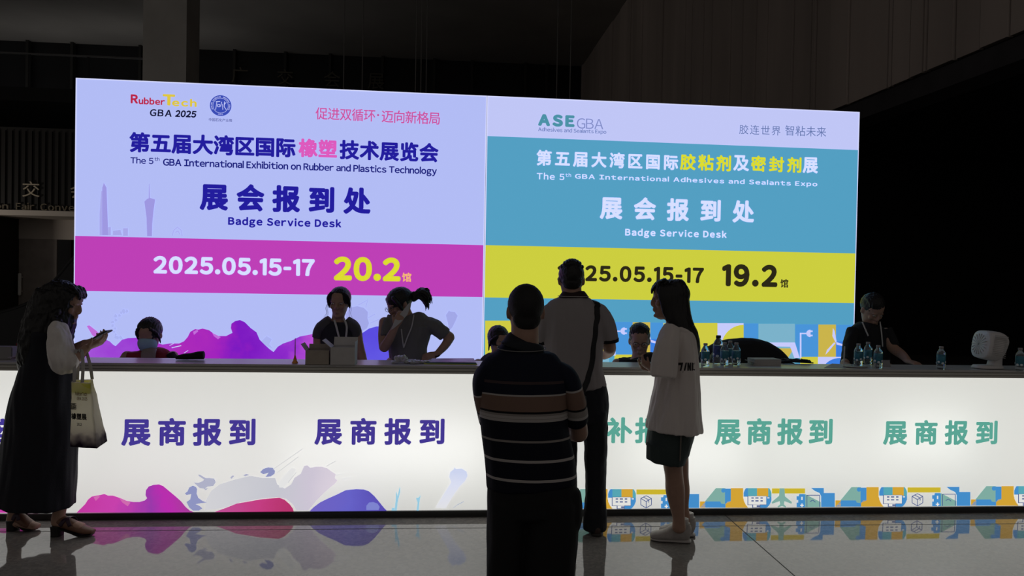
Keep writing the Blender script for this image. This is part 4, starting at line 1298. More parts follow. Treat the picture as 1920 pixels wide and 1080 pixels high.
seq = [(908, navy2), (905, lt_), (900, navy2), (868.5, lt_), (863.5, navy2), (831, gray), (826.5, navy2), (792, lt_), (787, gray), (785.5, lt_), (781, gray), (776.5, blk), (773, brown), (744, lt_), (741, navy), (721, (.06, .04, .042)), (716.5, navy), (655, navy)]
m_polo = stripes('striped_polo', (0, 0, 1), [(zof(y), c) for y, c in seq])
bm = bmesh.new()
loft(bm, [E(950, 1018, 646, d, .072), E(935, 1028, 655, d, .10), E(915, 1047, 668, d, .115), E(899, 1062, 690, d, .125), E(893, 1068, 720, d, .135), E(898, 1066, 760, d, .14), E(903, 1066, 810, d, .142), E(908, 1075, 855, d, .14), E(911, 1079, 885, d, .14), E(912, 1081, 908, d, .14)], n=36, cap=0.12)
fused('polo_shirt', bm, m_polo, root, .007, 3, .006, (9, 9, 3))
for nm, pts, ax in (('sleeve', [E(1026, 1052, 686, d, .06), E(1036, 1066, 694, d, .072), E(1044, 1086, 712, d + .01, .085), E(1050, 1096, 745, d + .02, .082), E(1056, 1103, 778, d + .04, .072), E(1060, 1103, 790, d + .05, .068)], None),
                    ('sleeve', [E(910, 936, 686, d, .06), E(897, 927, 694, d, .072), E(886, 925, 712, d + .01, .085), E(888, 930, 745, d + .03, .08), E(895, 936, 778, d + .05, .07), E(899, 938, 792, d + .06, .066)], None)):
    bm = bmesh.new(); loft(bm, pts, n=24, cap=0.15)
    p0 = pts[0][0] - root.location; p1 = pts[-1][0] - root.location
    ax = (p0 - p1).normalized() + Vector((0.35 if p0.x > 0.0 and nm and pts[0][0].x > root.location.x else -0.35, 0, 0)); ax.normalize()
    lo, hi = p1.dot(ax), p0.dot(ax); L = hi - lo
    ms = stripes('striped_sleeve', ax, [(lo - .03, navy2), (lo + L * .12, lt_), (lo + L * .17, gray), (lo + L * .28, blk), (lo + L * .32, brown), (lo + L * .62, lt_), (lo + L * .655, navy), (hi + .05, navy)])
    fused(nm, bm, ms, root, .006, 2, .004, (12, 12, 5))
m_col = mat('navy_collar', (.007, .009, .014), .8); m_trim = mat('pale_trim', (.17, .165, .16), .7)
bm = bmesh.new()
loft(bm, [E(955, 1010, 634, d - .005, .068), E(946, 1014, 640, d - .005, .085), E(937, 1021, 648, d - .008, .102), E(933, 1023, 652, d - .008, .104)], n=32, cap=0.05)
o = fused('collar', bm, m_col, root, .005, 1)
bm = bmesh.new()
ring = [P(978, 652.5, d - .008) + Vector((.106 * math.cos(t), .107 * math.sin(t), .006 * math.sin(t))) for t in [k * math.pi / 12 for k in range(25)]]
tube(bm, ring, .0022, n=6, sub=2, cap=0); part('collar_trim', bm, m_trim, root)
bm = bmesh.new()
m_blkp = mat('black_trousers', (.0045, .0045, .005), .85)
loft(bm, [E(914, 1079, 885, d, .125), E(912, 1082, 920, d, .135), E(913, 1086, 960, d, .13)], n=28, cap=0.1)
loft(bm, [E(912, 1000, 935, d, .12), E(913, 985, 1000, d, .11), E(911, 976, 1080, d, .095), E(912, 975, 1150, d, .085), E(915, 972, 1190, d, .08)], n=24, cap=0.1)
loft(bm, [E(985, 1085, 935, d, .125), E(978, 1084, 1000, d, .115), E(979, 1078, 1080, d, .10), E(985, 1070, 1150, d, .085), E(990, 1062, 1190, d, .08)], n=24, cap=0.1)
loft(bm, [E(1060, 1091, 925, d, .06), E(1058, 1093, 960, d, .065), E(1056, 1088, 985, d, .055)], n=14)
fused('trousers', bm, m_blkp, root, .008, 3, .005, (10, 10, 5))
for cx in (945, 1030):
    q = P(cx, 1200, d).xy.to_3d(); shoe(root, q + Vector((0, -.07, 0)), q + Vector((0, .20, 0)), .05, .08, mat('black_leather', (.008, .008, .009), .4))

# ---------------------------------------------------------------- man in the white polo at the counter
d = 4.85
root = person('man from behind in a white polo with a black strap across his back', G(1090, 1002).xy.to_3d())
M = headM(P(1071, 526, d), (0, 1, -.22))
bm = bmesh.new(); head(bm, M)
loft(bm, [(P(1073, 535, d - .02), .056, .058), (P(1074, 552, d - .02), .058, .06), (P(1075, 565, d), .07, .07)], n=20)
loft(bm, [E(1035, 1118, 572, d, .08), E(1025, 1125, 610, d, .10), E(1028, 1124, 660, d, .10), E(1032, 1126, 720, d, .10), E(1036, 1130, 760, d, .10)], n=24, cap=.2)
loft(bm, [(P(1132, 592, d), .04, .04), (P(1141, 630, d + .01), .04, .04), (P(1143, 654, d + .05), .042, .040)], n=16)
loft(bm, [(P(1143, 653, d + .05), .042, .040), (P(1142, 660, d + .16), .036, .035), (P(1132, 668, d + .28), .026, .024)], n=16)
hand(bm, P(1131, 668, d + .29), Vector((-.5, 1, .05)), Vector((0, 0, -1)), 1, curl=.3)
loft(bm, [(P(1020, 592, d), .04, .04), (P(1014, 632, d + .01), .04, .04), (P(1014, 656, d + .05), .041, .041)], n=16)
loft(bm, [(P(1014, 656, d + .05), .04, .04), (P(1022, 664, d + .16), .034, .034), (P(1036, 670, d + .27), .026, .024)], n=16)
hand(bm, P(1036, 670, d + .28), Vector((.5, 1, .05)), Vector((0, 0, -1)), -1, curl=.3)
for cx, q in ((1062, 0), (1117, 0)):
    loft(bm, [(P(cx, 760, d), .075, .08), (P(cx, 860, d), .058, .06), (P(cx, 930, d + .01), .05, .055), (P(cx, 990, d + .02), .038, .042)], n=18)
fused('body', bm, m_skin, root, .0065)
bm = bmesh.new(); cap_hair(bm, M, .081, .106, .094, -.018, .034); ball(bm, M @ Matrix.Translation((0, -.058, -.022)), .064, .044, .05)
fringe(bm, M, (.080, .105, .093, -.020, .034), 9, 140, 70, .009, 15)
fused('hair', bm, m_hair, root, .005, 2, .002, (60, 60, 60))
spectacles(root, M)
m_white = mat('white_polo', (.30, .275, .275), .85, bump=.15, bscale=200)
bm = bmesh.new()
loft(bm, [E(1052, 1100, 555, d, .075), E(1040, 1112, 562, d, .09), E(1024, 1126, 574, d, .105), E(1016, 1134, 592, d, .115), E(1016, 1134, 620, d, .122), E(1018, 1131, 655, d, .122), E(1021, 1130, 690, d, .122), E(1021, 1134, 712, d, .125), E(1020, 1137, 727, d, .128)], n=32, cap=0.12)
loft(bm, [E(1098, 1124, 577, d, .055), E(1106, 1141, 588, d, .066), E(1114, 1152, 606, d + .005, .068), E(1119, 1157, 623, d + .01, .064), E(1123, 1159.5, 639, d + .015, .06)], n=20, cap=0.15)
loft(bm, [E(1028, 1054, 576, d, .055), E(1012, 1046, 588, d, .064), E(1004, 1040, 604, d + .005, .068), E(1001, 1036, 625, d + .01, .062), E(1001, 1032, 641, d + .015, .058)], n=20, cap=0.15)
shirt = fused('polo_shirt', bm, m_white, root, .006, 3, .008, (14, 14, 4))
from mathutils.bvhtree import BVHTree
sb = BVHTree.FromPolygons([v.co + root.location for v in shirt.data.vertices], [tuple(p.vertices) for p in shirt.data.polygons])


def hug(pts, off=.005):
    out = []
    for p in crom([list(q) for q in pts], 4):
        h_, n_, _, _ = sb.find_nearest(Vector(p)); out.append(h_ + n_ * off)
    return out

m_dk = mat('maroon_trim', (.02, .009, .010), .8)
bm = bmesh.new(); loft(bm, [E(1055, 1096, 546, d - .012, .064), E(1051, 1100, 551, d - .012, .074), E(1047, 1104, 557, d - .012, .082)], n=28, cap=0.05); fused('collar', bm, m_dk, root, .0045, 1)
bm = bmesh.new()
ring = [P(1075, 555.5, d - .014) + Vector((.097 * math.cos(t), .085 * math.sin(t), 0)) for t in [k * math.pi / 12 for k in range(25)]]
tube(bm, ring, .0022, n=6, sub=2, cap=0); part('collar_trim', bm, mat('white_trim', (.5, .48, .46), .7), root)
for pts in ([E(1122, 1160.3, 635, d + .014, .0625), E(1122.5, 1160.5, 640.5, d + .017, .0625)], [E(1000.3, 1033, 637, d + .014, .0605), E(1000.3, 1033, 642.5, d + .017, .0605)]):
    bm = bmesh.new(); loft(bm, pts, n=24, cap=0.03); part('cuff', bm, m_blkp, root)
m_jean = mat('dark_jeans', (.010, .011, .016), .85, bump=.2, bscale=90)
bm = bmesh.new()
loft(bm, [E(1024, 1138, 722, d, .11), E(1024, 1141, 750, d, .12), E(1026, 1141, 790, d, .12)], n=28, cap=0.1)
loft(bm, [E(1086, 1141, 770, d, .11), E(1094, 1139, 820, d, .095), E(1096, 1137, 870, d + .005, .085), E(1097, 1136, 920, d + .01, .08), E(1094, 1138, 965, d + .015, .078), E(1093, 1139, 990, d + .02, .08)], n=24, cap=0.1)
loft(bm, [E(1026, 1084, 770, d, .11), E(1036, 1082, 820, d, .095), E(1040, 1082, 870, d + .005, .085), E(1042, 1082, 920, d + .01, .08), E(1040, 1083, 965, d + .015, .078), E(1040, 1084, 990, d + .02, .08)], n=24, cap=0.1)
fused('jeans', bm, m_jean, root, .007, 3, .007, (13, 13, 9))
for cx in (1062, 1119):
    q = G(cx, 1006); shoe(root, q, q + Vector((.02, .27, 0)), .05, .07, mat('brown_shoe', (.055, .032, .026), .5), mat('dark_sole', (.03, .026, .024), .6))
# sling bag on the strap
bag = empty('sling_bag', P(1070, 752, d)); tag(bag, 'black sling bag whose strap crosses the back of the white polo shirt', 'bag')
bm = bmesh.new(); loft(bm, [(P(1082, 740, d - .185), .055, .026), (P(1080, 752, d - .19), .065, .03), (P(1080, 768, d - .185), .06, .026)], n=20, cap=0.4, power=.7); part('pouch', bm, mat('black_nylon', (.006, .006, .007), .6), bag)
bm = bmesh.new(); ribbon(bm, hug([P(1112, 575, d + .09), P(1115, 562, d + .03), P(1120, 562, d - .05), P(1125, 574, d - .10), P(1127, 600, d - .136), P(1125, 635, d - .142), P(1116, 680, d - .143), P(1104, 715, d - .145)]) + [P(1090, 740, d - .165)], .0175, .003, side=(1, 0, -.25), sub=2); part('strap', bm, mat('black_nylon', (.006, .006, .007), .6), bag)
bm = bmesh.new(); ribbon(bm, hug([P(1112, 575, d + .09), P(1095, 610, d + .125), P(1060, 660, d + .14), P(1030, 700, d + .10), P(1021, 716, d + .0), P(1030, 722, d - .08), P(1055, 726, d - .13)]) + [P(1070, 738, d - .165)], .0175, .003, side=(1, 0, .5), sub=2); part('strap', bm, mat('black_nylon', (.006, .006, .007), .6), bag)

# ---------------------------------------------------------------- long-haired woman in the white T-shirt
d = 4.75
root = person('young woman in profile with long black hair, loose white T-shirt and dark green shorts', G(1265, 1014).xy.to_3d())
M = headM(P(1254, 562, d), (-1, .16, -.04))
bm = bmesh.new(); head(bm, M, True)
loft(bm, [(P(1259, 580, d), .046, .05), (P(1263, 600, d), .048, .052), (P(1267, 615, d), .07, .06)], n=20)
loft(bm, [E(1245, 1288, 622, d, .13), E(1238, 1298, 670, d, .13), E(1240, 1296, 730, d, .12), E(1236, 1296, 790, d, .15), E(1232, 1294, 830, d, .15)], n=24, cap=.2)
loft(bm, [(P(1258, 628, d - .16), .045, .045), (P(1250, 665, d - .19), .04, .04), (P(1245, 696, d - .20), .036, .036)], n=16)
loft(bm, [(P(1245, 697, d - .20), .036, .036), (P(1231, 695, d - .18), .033, .031), (P(1222, 692, d - .14), .024, .022)], n=16)
hand(bm, P(1222, 692, d - .14), Vector((-.65, .35, .45)), Vector((.2, .6, .7)), -1, .76, curl=.5)
loft(bm, [(P(1262, 628, d + .15), .045, .045), (P(1250, 668, d + .18), .038, .038), (P(1235, 694, d + .15), .034, .034), (P(1219, 692, d + .05), .024, .022)], n=16)
hand(bm, P(1219, 692, d + .04), Vector((-.7, -.2, .25)), Vector((.2, -.5, .7)), 1, .76, curl=.45)
loft(bm, [E(1240, 1284, 830, d - .08, .075), E(1243, 1280, 868, d - .08, .065), E(1247, 1281, 893, d - .08, .056), E(1248, 1284, 920, d - .08, .056), E(1255, 1284, 948, d - .08, .045), E(1261, 1284, 970, d - .08, .038), E(1260, 1286, 990, d - .08, .04)], n=20)
loft(bm, [E(1250, 1290, 830, d + .08, .075), E(1258, 1291, 868, d + .08, .065), E(1263, 1291, 893, d + .08, .056), E(1266, 1293, 920, d + .08, .054), E(1272, 1291, 948, d + .08, .043), E(1276, 1294, 970, d + .08, .036), E(1276, 1296, 985, d + .08, .038)], n=20)
fused('body', bm, m_skin, root, .0055)
bm = bmesh.new(); cap_hair(bm, M, .086, .106, .094, -.024, .032)
loft(bm, [E(1234, 1284, 534, d, .075), E(1238, 1291, 556, d, .088), E(1244, 1294, 580, d - .005, .092), E(1252, 1298, 605, d - .01, .10), E(1258, 1308, 630, d - .015, .11), E(1266, 1312, 652, d - .02, .11), E(1270, 1309, 670, d - .02, .10), E(1276, 1305, 688, d - .02, .085)], n=24, cap=0.4)
for q in (-1, 1):
    loft(bm, [(M @ Vector((q * .060, .005, .075)), .025, .07), (M @ Vector((q * .072, .005, .03)), .022, .066), (M @ Vector((q * .076, -.002, -.02)), .022, .060), (M @ Vector((q * .076, -.012, -.07)), .024, .055), (M @ Vector((q * .080, -.03, -.12)), .026, .05), (M @ Vector((q * .085, -.05, -.17)), .02, .04)], side=M.to_3x3() @ Vector((1, 0, 0)), n=16)
    tube(bm, [M @ Vector((q * .045, .062, .095)), M @ Vector((q * .058, .066, .06)), M @ Vector((q * .068, .056, .02)), M @ Vector((q * .070, .046, -.03))], [.014, .013, .010, .004], n=8)
loft(bm, [(M @ Vector((0, .02, .122)), .05, .012), (M @ Vector((0, .07, .102)), .055, .012), (M @ Vector((0, .098, .066)), .05, .008), (M @ Vector((0, .103, .040)), .045, .004)], side=M.to_3x3() @ Vector((1, 0, 0)), n=14)
fused('hair', bm, m_hair, root, .0055, 2, .005, (45, 45, 5))
m_tee = mat('white_tshirt', (.66, .60, .565), .85, bump=.12, bscale=160)
bm = bmesh.new()
loft(bm, [E(1250, 1282, 606, d, .075), E(1243, 1292, 613, d, .12), E(1238, 1300, 625, d, .165), E(1236, 1306, 650, d, .185), E(1233, 1309, 690, d, .19), E(1226, 1312, 735, d, .20), E(1217, 1314, 775, d, .215), E(1211, 1316, 804, d, .22)], n=36, cap=0.05)
loft(bm, [E(1244, 1276, 616, d - .13, .06), E(1232, 1274, 640, d - .17, .085), E(1223, 1270, 672, d - .19, .095), E(1218, 1266, 706, d - .20, .095)], n=24, cap=0.05)
loft(bm, [E(1248, 1286, 616, d + .13, .06), E(1240, 1290, 640, d + .17, .085), E(1236, 1286, 672, d + .19, .09), E(1234, 1280, 702, d + .19, .088)], n=24, cap=0.05)
fused('tshirt', bm, m_tee, root, .0065, 3, .011, (17, 17, 3))
# print on the back of the shirt
pb = bmesh.new(); c0 = P(1290, 687, d - .19)
glyphs = [[(0, 1), (.9, 1), (.55, 0), (.25, 0), (.5, .7), (0, .7)], [(1.0, 0), (1.35, 1), (1.6, 1), (1.3, 0)], [(1.7, 0), (1.7, 1), (1.95, 1), (2.15, .5), (2.15, 1), (2.4, 1), (2.4, 0), (2.15, 0), (1.95, .45), (1.95, 0)], [(2.55, 0), (2.55, 1), (3.1, 1), (3.1, .8), (2.8, .8), (2.8, .2), (3.1, .2), (3.1, 0)], [(.8, -.22), (3.2, -.22), (3.2, -.12), (.8, -.12)]]
m_print = mat('shirt_print', (.012, .012, .014), .8)
sh = None
tee = [o for o in root.children if o.name.startswith('tshirt')][0]
from mathutils.bvhtree import BVHTree
bvh = BVHTree.FromPolygons([v.co + root.location for v in tee.data.vertices], [tuple(p.vertices) for p in tee.data.polygons])
for gq in glyphs:
    vs = []
    for gx, gy in gq:
        px, py = 1272 + gx * 10, 695 - gy * 15
        rr_ = ray(px, py).normalized(); hit = bvh.ray_cast(EYE, rr_)
        vs.append(pb.verts.new((hit[0] if hit[0] else P(px, py, d - .19)) - rr_ * .003))
    f = pb.faces.new(vs)
pb.normal_update(); bmesh.ops.triangulate(pb, faces=pb.faces[:])
part('shirt_print', pb, m_print, root, False)
m_short = mat('dark_green_shorts', (.030, .044, .042), .8)
bm = bmesh.new()
loft(bm, [E(1222, 1306, 790, d, .17), E(1213, 1298, 820, d, .185), E(1211, 1290, 845, d, .19)], n=30, cap=0.1)
loft(bm, [E(1212, 1292, 835, d - .085, .105), E(1210, 1284, 866, d - .085, .11)], n=24, cap=0.03)
loft(bm, [E(1218, 1294, 835, d + .085, .105), E(1218, 1288, 862, d + .085, .11)], n=24, cap=0.03)
fused('shorts', bm, m_short, root, .0065, 3, .006, (12, 12, 5))
bm = bmesh.new(); ribbon(bm, [P(1277, 812, d - .193), P(1276, 840, d - .194), P(1275, 865, d - .192)], .004, .002, sub=4); part('side_stripe', bm, mat('stripe_pale', (.16, .14, .12), .8), root)
m_snk = mat('white_sneaker', (.40, .37, .35), .6, nscale=40, namt=.1); m_sol = mat('sneaker_sole', (.46, .43, .41), .6)
for hl_, to_ in ((G(1292, 1017), G(1218, 1011)), (G(1300, 1005), G(1236, 1001))):
    s_ = shoe(root, hl_, to_, .050, .108, m_snk, m_sol)
    dd = (to_ - hl_); bm = bmesh.new()
    loft(bm, [(hl_ + dd * .18 + Vector((0, 0, .07)), .042, .038), (hl_ + dd * .17 + Vector((0, 0, .10)), .044, .040), (hl_ + dd * .17 + Vector((0, 0, .118)), .046, .042)], n=18, cap=0.1); part('ankle_collar', bm, m_snk, s_)
    bm = bmesh.new(); sd = Vector((-dd.y, dd.x, 0)).normalized()
    for k in range(5):
        q = hl_ + dd * (.36 + .07 * k) + Vector((0, 0, .083 - .009 * k))
        tube(bm, [q - sd * .030 + Vector((0, 0, -.012)), q + Vector((0, 0, .004)), q + sd * .030 + Vector((0, 0, -.012))], .0035, n=6)
    part('lace', bm, m_sol, s_)
    bm = bmesh.new(); loft(bm, [(hl_ + dd * .17 + Vector((0, 0, .10)), .036, .034), (hl_ + dd * .17 + Vector((0, 0, .145)), .036, .034)], n=16, cap=0.05); part('sock', bm, m_sol, root)
bm = bmesh.new(); c0 = P(1205, 680, d + .02)
box(bm, -.03, .03, -.05, .05, -.001, .001, Matrix.Translation(c0) @ Matrix.Rotation(.25, 4, 'Y') @ Matrix.Rotation(.12, 4, 'X'))
tag(obj('card', bm, mat('card_cream', (.62, .60, .36), .6)), 'small cream card in the hand of the long-haired woman', 'card')

# ---------------------------------------------------------------- woman in the long navy dress
d = 4.66
root = person('woman in a long navy dress with puffy white sleeves looking at her phone', G(80, 996).xy.to_3d())
M = headM(P(120, 569, d), (.95, .10, -.28), (.28, 0, .95))
bm = bmesh.new(); head(bm, M, True)
loft(bm, [(P(110, 592, d), .046, .05), (P(104, 612, d), .05, .055), (P(98, 628, d), .08, .06)], n=20)
loft(bm, [E(72, 126, 632, d, .13), E(62, 128, 680, d, .13), E(60, 122, 740, d, .13), E(50, 124, 820, d, .15), E(50, 120, 880, d, .12)], n=24, cap=.2)
loft(bm, [(P(108, 630, d - .17), .045, .045), (P(112, 660, d - .19), .04, .04), (P(122, 686, d - .19), .036, .036)], n=16)
loft(bm, [(P(122, 686, d - .19), .038, .038), (P(143, 671, d - .17), .034, .033), (P(163, 652, d - .12), .025, .023)], n=16)
hand(bm, P(163, 652, d - .12), Vector((.95, .15, .42)), Vector((-.35, .25, .9)), 1, .9, curl=.28)
loft(bm, [(P(108, 630, d + .16), .045, .045), (P(118, 662, d + .16), .04, .04), (P(138, 655, d + .10), .034, .032), (P(160, 643, d + .02), .024, .022)], n=16)
hand(bm, P(161, 642, d + .02), Vector((.95, -.05, .30)), Vector((-.3, -.2, .9)), -1, .9, curl=.35)
for cx0, cx1, dd_ in ((28, 19, .07), (112, 103, -.02)):
    loft(bm, [(P((cx0 + 70) / 2, 870, d + dd_), .055, .055), (P(cx0, 930, d + dd_), .042, .042), (P(cx0 - 0, 955, d + dd_), .037, .038), (P((cx0 + cx1) / 2, 975, d + dd_), .036, .036)], n=18)
    loft(bm, [(P(cx1 + 2, 978, d + dd_), .036, .03), (P(cx1 + 26, 982, d + dd_), .036, .028), (P(cx1 + 50, 987, d + dd_), .04, .018)], side=(0, 1, 0), n=14)
fused('body', bm, m_skin, root, .0055)
bm = bmesh.new(); cap_hair(bm, M, .092, .112, .100, -.030, .036)
loft(bm, [E(86, 140, 540, d, .09), E(72, 148, 553, d, .12), E(60, 141, 575, d, .13), E(52, 138, 598, d, .14), E(46, 130, 625, d, .15), E(42, 118, 652, d, .15), E(40, 104, 676, d, .14), E(46, 90, 700, d, .10)], n=24, cap=0.4)
for q in (-1, 1):
    loft(bm, [(M @ Vector((q * .062, .005, .075)), .025, .07), (M @ Vector((q * .075, .004, .03)), .022, .060), (M @ Vector((q * .080, .000, -.02)), .022, .053), (M @ Vector((q * .084, -.005, -.07)), .024, .05), (M @ Vector((q * .088, -.0, -.12)), .026, .045)], side=M.to_3x3() @ Vector((1, 0, 0)), n=16)
for off in (.07,):
    tube(bm, [P(142, 560, d + off), P(141, 590, d + off), P(137, 615, d + off), P(132, 645, d + off)], [.02, .018, .017, .008], n=10)
for k in range(26):                            # loose curls
    a = R.uniform(0, 1); px = 62 + R.uniform(-14, 70) * (1 - a * .35); py = 560 + a * 120
    q = P(min(px, 138), py, d + R.choice((-.12, .0, .12)))
    tube(bm, [q, q + Vector((R.uniform(-.04, .02), R.uniform(-.02, .02), -.03)), q + Vector((R.uniform(-.03, .04), R.uniform(-.02, .02), -.07)), q + Vector((R.uniform(-.05, .03), R.uniform(-.02, .02), -.11))], [.02, .02, .017, .006], n=8)
for k in range(6):
    tube(bm, [M @ Vector((.02 * k - .05, .04, .115)), M @ Vector((.02 * k - .05, .078, .095)), M @ Vector((.02 * k - .05, .090, .07)), M @ Vector((.02 * k - .05, .092, .05))], [.012, .010, .007, .003], n=6)
fused('hair', bm, m_hair, root, .0055, 2, .009, (40, 40, 18))
m_navy = mat('navy_dress', (.0075, .008, .014), .85, bump=.15, bscale=120)
bm = bmesh.new()
loft(bm, [E(84, 116, 612, d, .09), E(70, 126, 622, d, .15), E(58, 132, 645, d, .15), E(50, 137, 672, d, .155), E(40, 138, 705, d, .16), E(29, 138, 745, d, .17), E(20, 139, 790, d, .175), E(11, 139, 840, d, .18), E(4, 138, 890, d, .19), E(-2, 137, 932, d, .195), E(-4, 137, 943, d, .195)], n=36, cap=0.03)
fused('dress', bm, m_navy, root, .007, 3, .012, (11, 11, 2.2))
m_slv = mat('white_sleeve', (.70, .655, .62), .8, bump=.1, bscale=90)
bm = bmesh.new()
loft(bm, [E(100, 122, 609, d - .17, .05), E(93, 128, 626, d - .19, .075), E(92, 133, 650, d - .185, .088), E(96, 138, 672, d - .19, .085), E(104, 140, 688, d - .185, .07), E(112, 136, 697, d - .18, .045)], n=24, cap=0.3)
loft(bm, [(P(122, 684, d - .195), .055, .055), (P(132, 675, d - .19), .052, .052), (P(141, 667, d - .18), .040, .04)], n=20, cap=0.1)
fused('sleeve', bm, m_slv, root, .006, 2, .011, (20, 20, 9))
bm = bmesh.new()
loft(bm, [E(102, 124, 612, d + .16, .05), E(100, 132, 640, d + .17, .07), E(108, 140, 664, d + .165, .07), E(122, 146, 668, d + .13, .05)], n=20, cap=0.2)
fused('sleeve', bm, m_slv, root, .006, 2, .011, (20, 20, 9))
m_lea = mat('tan_loafer', (.16, .075, .045), .45, nscale=25, namt=.15); m_heel = mat('dark_heel', (.012, .010, .010), .5); m_strap = mat('plum_strap', (.030, .010, .028), .4)
for (hx, hy, tx, ty, y_) in ((103, 993, 176, 979, -.02), (22, 999, 64, 985, .07)):
    hp = P(hx, hy, d + y_); tp = P(tx, ty, d + y_)
    hp.z = 0.0; tp.z = 0.0
    dv = tp - hp; L = dv.length
    up = Vector((0, 0, 1))
    bm = bmesh.new()
    loft(bm, [(hp + dv * .0 + up * .085, .030, .034), (hp + dv * .18 + up * .085, .036, .038), (hp + dv * .40 + up * .068, .038, .034), (hp + dv * .62 + up * .048, .043, .026), (hp + dv * .82 + up * .034, .042, .020), (hp + dv * .98 + up * .028, .028, .014)], side=(0, 1, 0), n=20, cap=0.6)
    s_ = part('shoe', bm, m_lea, root)
    bm = bmesh.new(); loft(bm, [(hp + dv * .06 + up * .0, .030, .036), (hp + dv * .06 + up * .03, .030, .036), (hp + dv * .06 + up * .062, .032, .040)], n=16, cap=0.02, power=.6); part('heel', bm, m_heel, s_)
    bm = bmesh.new(); loft(bm, [(hp + dv * .15 + up * .046, .034, .006), (hp + dv * .45 + up * .026, .036, .006), (hp + dv * .7 + up * .008, .043, .006), (hp + dv * .96 + up * .012, .030, .006)], side=(0, 1, 0), n=14); part('sole', bm, m_heel, s_)
    bm = bmesh.new()
    for a_, b_ in ((.22, .48), (.48, .26)):
        ribbon(bm, [hp + dv * a_ + Vector((0, -.040, .070)), hp + dv * (a_ * .6 + b_ * .4) + Vector((0, -.028, .108)), hp + dv * (a_ * .4 + b_ * .6) + Vector((0, .028, .108)), hp + dv * b_ + Vector((0, .040, .070))], .012, .002, side=(1, 0, 0))
    part('strap', bm, m_strap, s_)
# phone
c0 = P(192, 627, d - .05)
ph = empty('phone', c0); tag(ph, 'dark phone held up by the woman in the navy dress', 'phone')
Mp = Matrix.Rotation(math.radians(-30), 4, 'Y')
bm = bmesh.new(); box(bm, -.05, .05, -.036, .036, -.005, .004, Mp, .002); obj('body', bm, mat('phone_case', (.03, .045, .042), .4), ph)
bm = bmesh.new(); box(bm, -.046, .046, -.033, .033, .004, .0048, Mp); obj('screen', bm, mat('phone_glass', (.01, .012, .012), .08), ph)

# tote bag hanging from her forearm
tb = empty('tote_bag', P(165, 838, d - .18)); tag(tb, 'white non-woven tote bag with yellow lining hanging from the forearm of the woman in navy', 'bag')
dn, df = d - .24, d - .13
f4 = [P(135, 716, dn), P(170, 718, dn), P(181, 841, dn), P(131, 838, dn)]
b4 = [P(140, 712, df), P(174, 711, df), P(201, 827, df), P(141, 832, df)]
bm = bmesh.new()
V = [bm.verts.new(v) for v in f4 + b4]
for f in ((0, 3, 2, 1), (4, 5, 6, 7), (1, 2, 6, 5), (0, 4, 7, 3), (3, 7, 6, 2)): bm.faces.new([V[i] for i in f])
bmesh.ops.subdivide_edges(bm, edges=bm.edges[:], cuts=7, use_grid_fill=True)
for v in bm.verts:
    v.co += Vector((noise.noise(v.co * 18), noise.noise(v.co * 18 + Vector((5, 0, 0))), 0)) * .006
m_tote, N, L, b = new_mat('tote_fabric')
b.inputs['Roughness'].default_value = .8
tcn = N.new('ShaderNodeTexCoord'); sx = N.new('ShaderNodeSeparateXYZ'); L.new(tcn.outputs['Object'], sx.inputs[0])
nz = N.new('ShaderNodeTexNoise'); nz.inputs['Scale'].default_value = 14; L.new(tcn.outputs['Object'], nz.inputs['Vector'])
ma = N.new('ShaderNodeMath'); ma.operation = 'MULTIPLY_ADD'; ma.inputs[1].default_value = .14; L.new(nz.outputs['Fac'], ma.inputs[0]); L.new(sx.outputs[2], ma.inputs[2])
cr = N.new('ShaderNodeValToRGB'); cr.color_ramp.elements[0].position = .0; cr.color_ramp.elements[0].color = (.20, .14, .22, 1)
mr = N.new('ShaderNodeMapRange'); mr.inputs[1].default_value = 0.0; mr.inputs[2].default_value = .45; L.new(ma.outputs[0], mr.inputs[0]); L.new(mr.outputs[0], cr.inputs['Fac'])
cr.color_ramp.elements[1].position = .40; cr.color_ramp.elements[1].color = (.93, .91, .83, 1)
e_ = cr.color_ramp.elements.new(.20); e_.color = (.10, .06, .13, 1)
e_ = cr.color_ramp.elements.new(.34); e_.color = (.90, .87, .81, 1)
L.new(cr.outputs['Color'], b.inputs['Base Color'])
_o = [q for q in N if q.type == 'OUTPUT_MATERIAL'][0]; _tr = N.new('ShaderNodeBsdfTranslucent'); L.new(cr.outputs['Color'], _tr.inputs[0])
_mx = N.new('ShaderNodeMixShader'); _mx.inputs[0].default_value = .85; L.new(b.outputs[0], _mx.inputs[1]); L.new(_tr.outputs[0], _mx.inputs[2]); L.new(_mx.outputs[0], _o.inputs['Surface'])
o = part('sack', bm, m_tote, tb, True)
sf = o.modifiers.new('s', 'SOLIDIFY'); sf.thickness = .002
inn = []
bm = bmesh.new()
lip = lambda q0, q1: [q0, q1]
cF = (f4[0] + f4[1] + f4[2] + f4[3] + b4[0] + b4[1] + b4[2] + b4[3]) / 8
sh_ = lambda v: v + (cF - v).normalized() * .004
q = [sh_(v) for v in (f4[0], f4[1], b4[1], b4[0])]
dnv = Vector((0, 0, -.06))
vs_ = [bm.verts.new(v) for v in q] + [bm.verts.new(v + dnv) for v in q]
for i in range(4): bm.faces.new((vs_[i], vs_[(i + 1) % 4], vs_[4 + (i + 1) % 4], vs_[4 + i]))
bm.faces.new(vs_[4:])
m_lin, N, L, b = new_mat('yellow_lining'); b.inputs['Base Color'].default_value = (.80, .80, .16, 1); b.inputs['Roughness'].default_value = .7
_o = [q for q in N if q.type == 'OUTPUT_MATERIAL'][0]; _tr = N.new('ShaderNodeBsdfTranslucent'); _tr.inputs[0].default_value = (.9, .9, .25, 1)
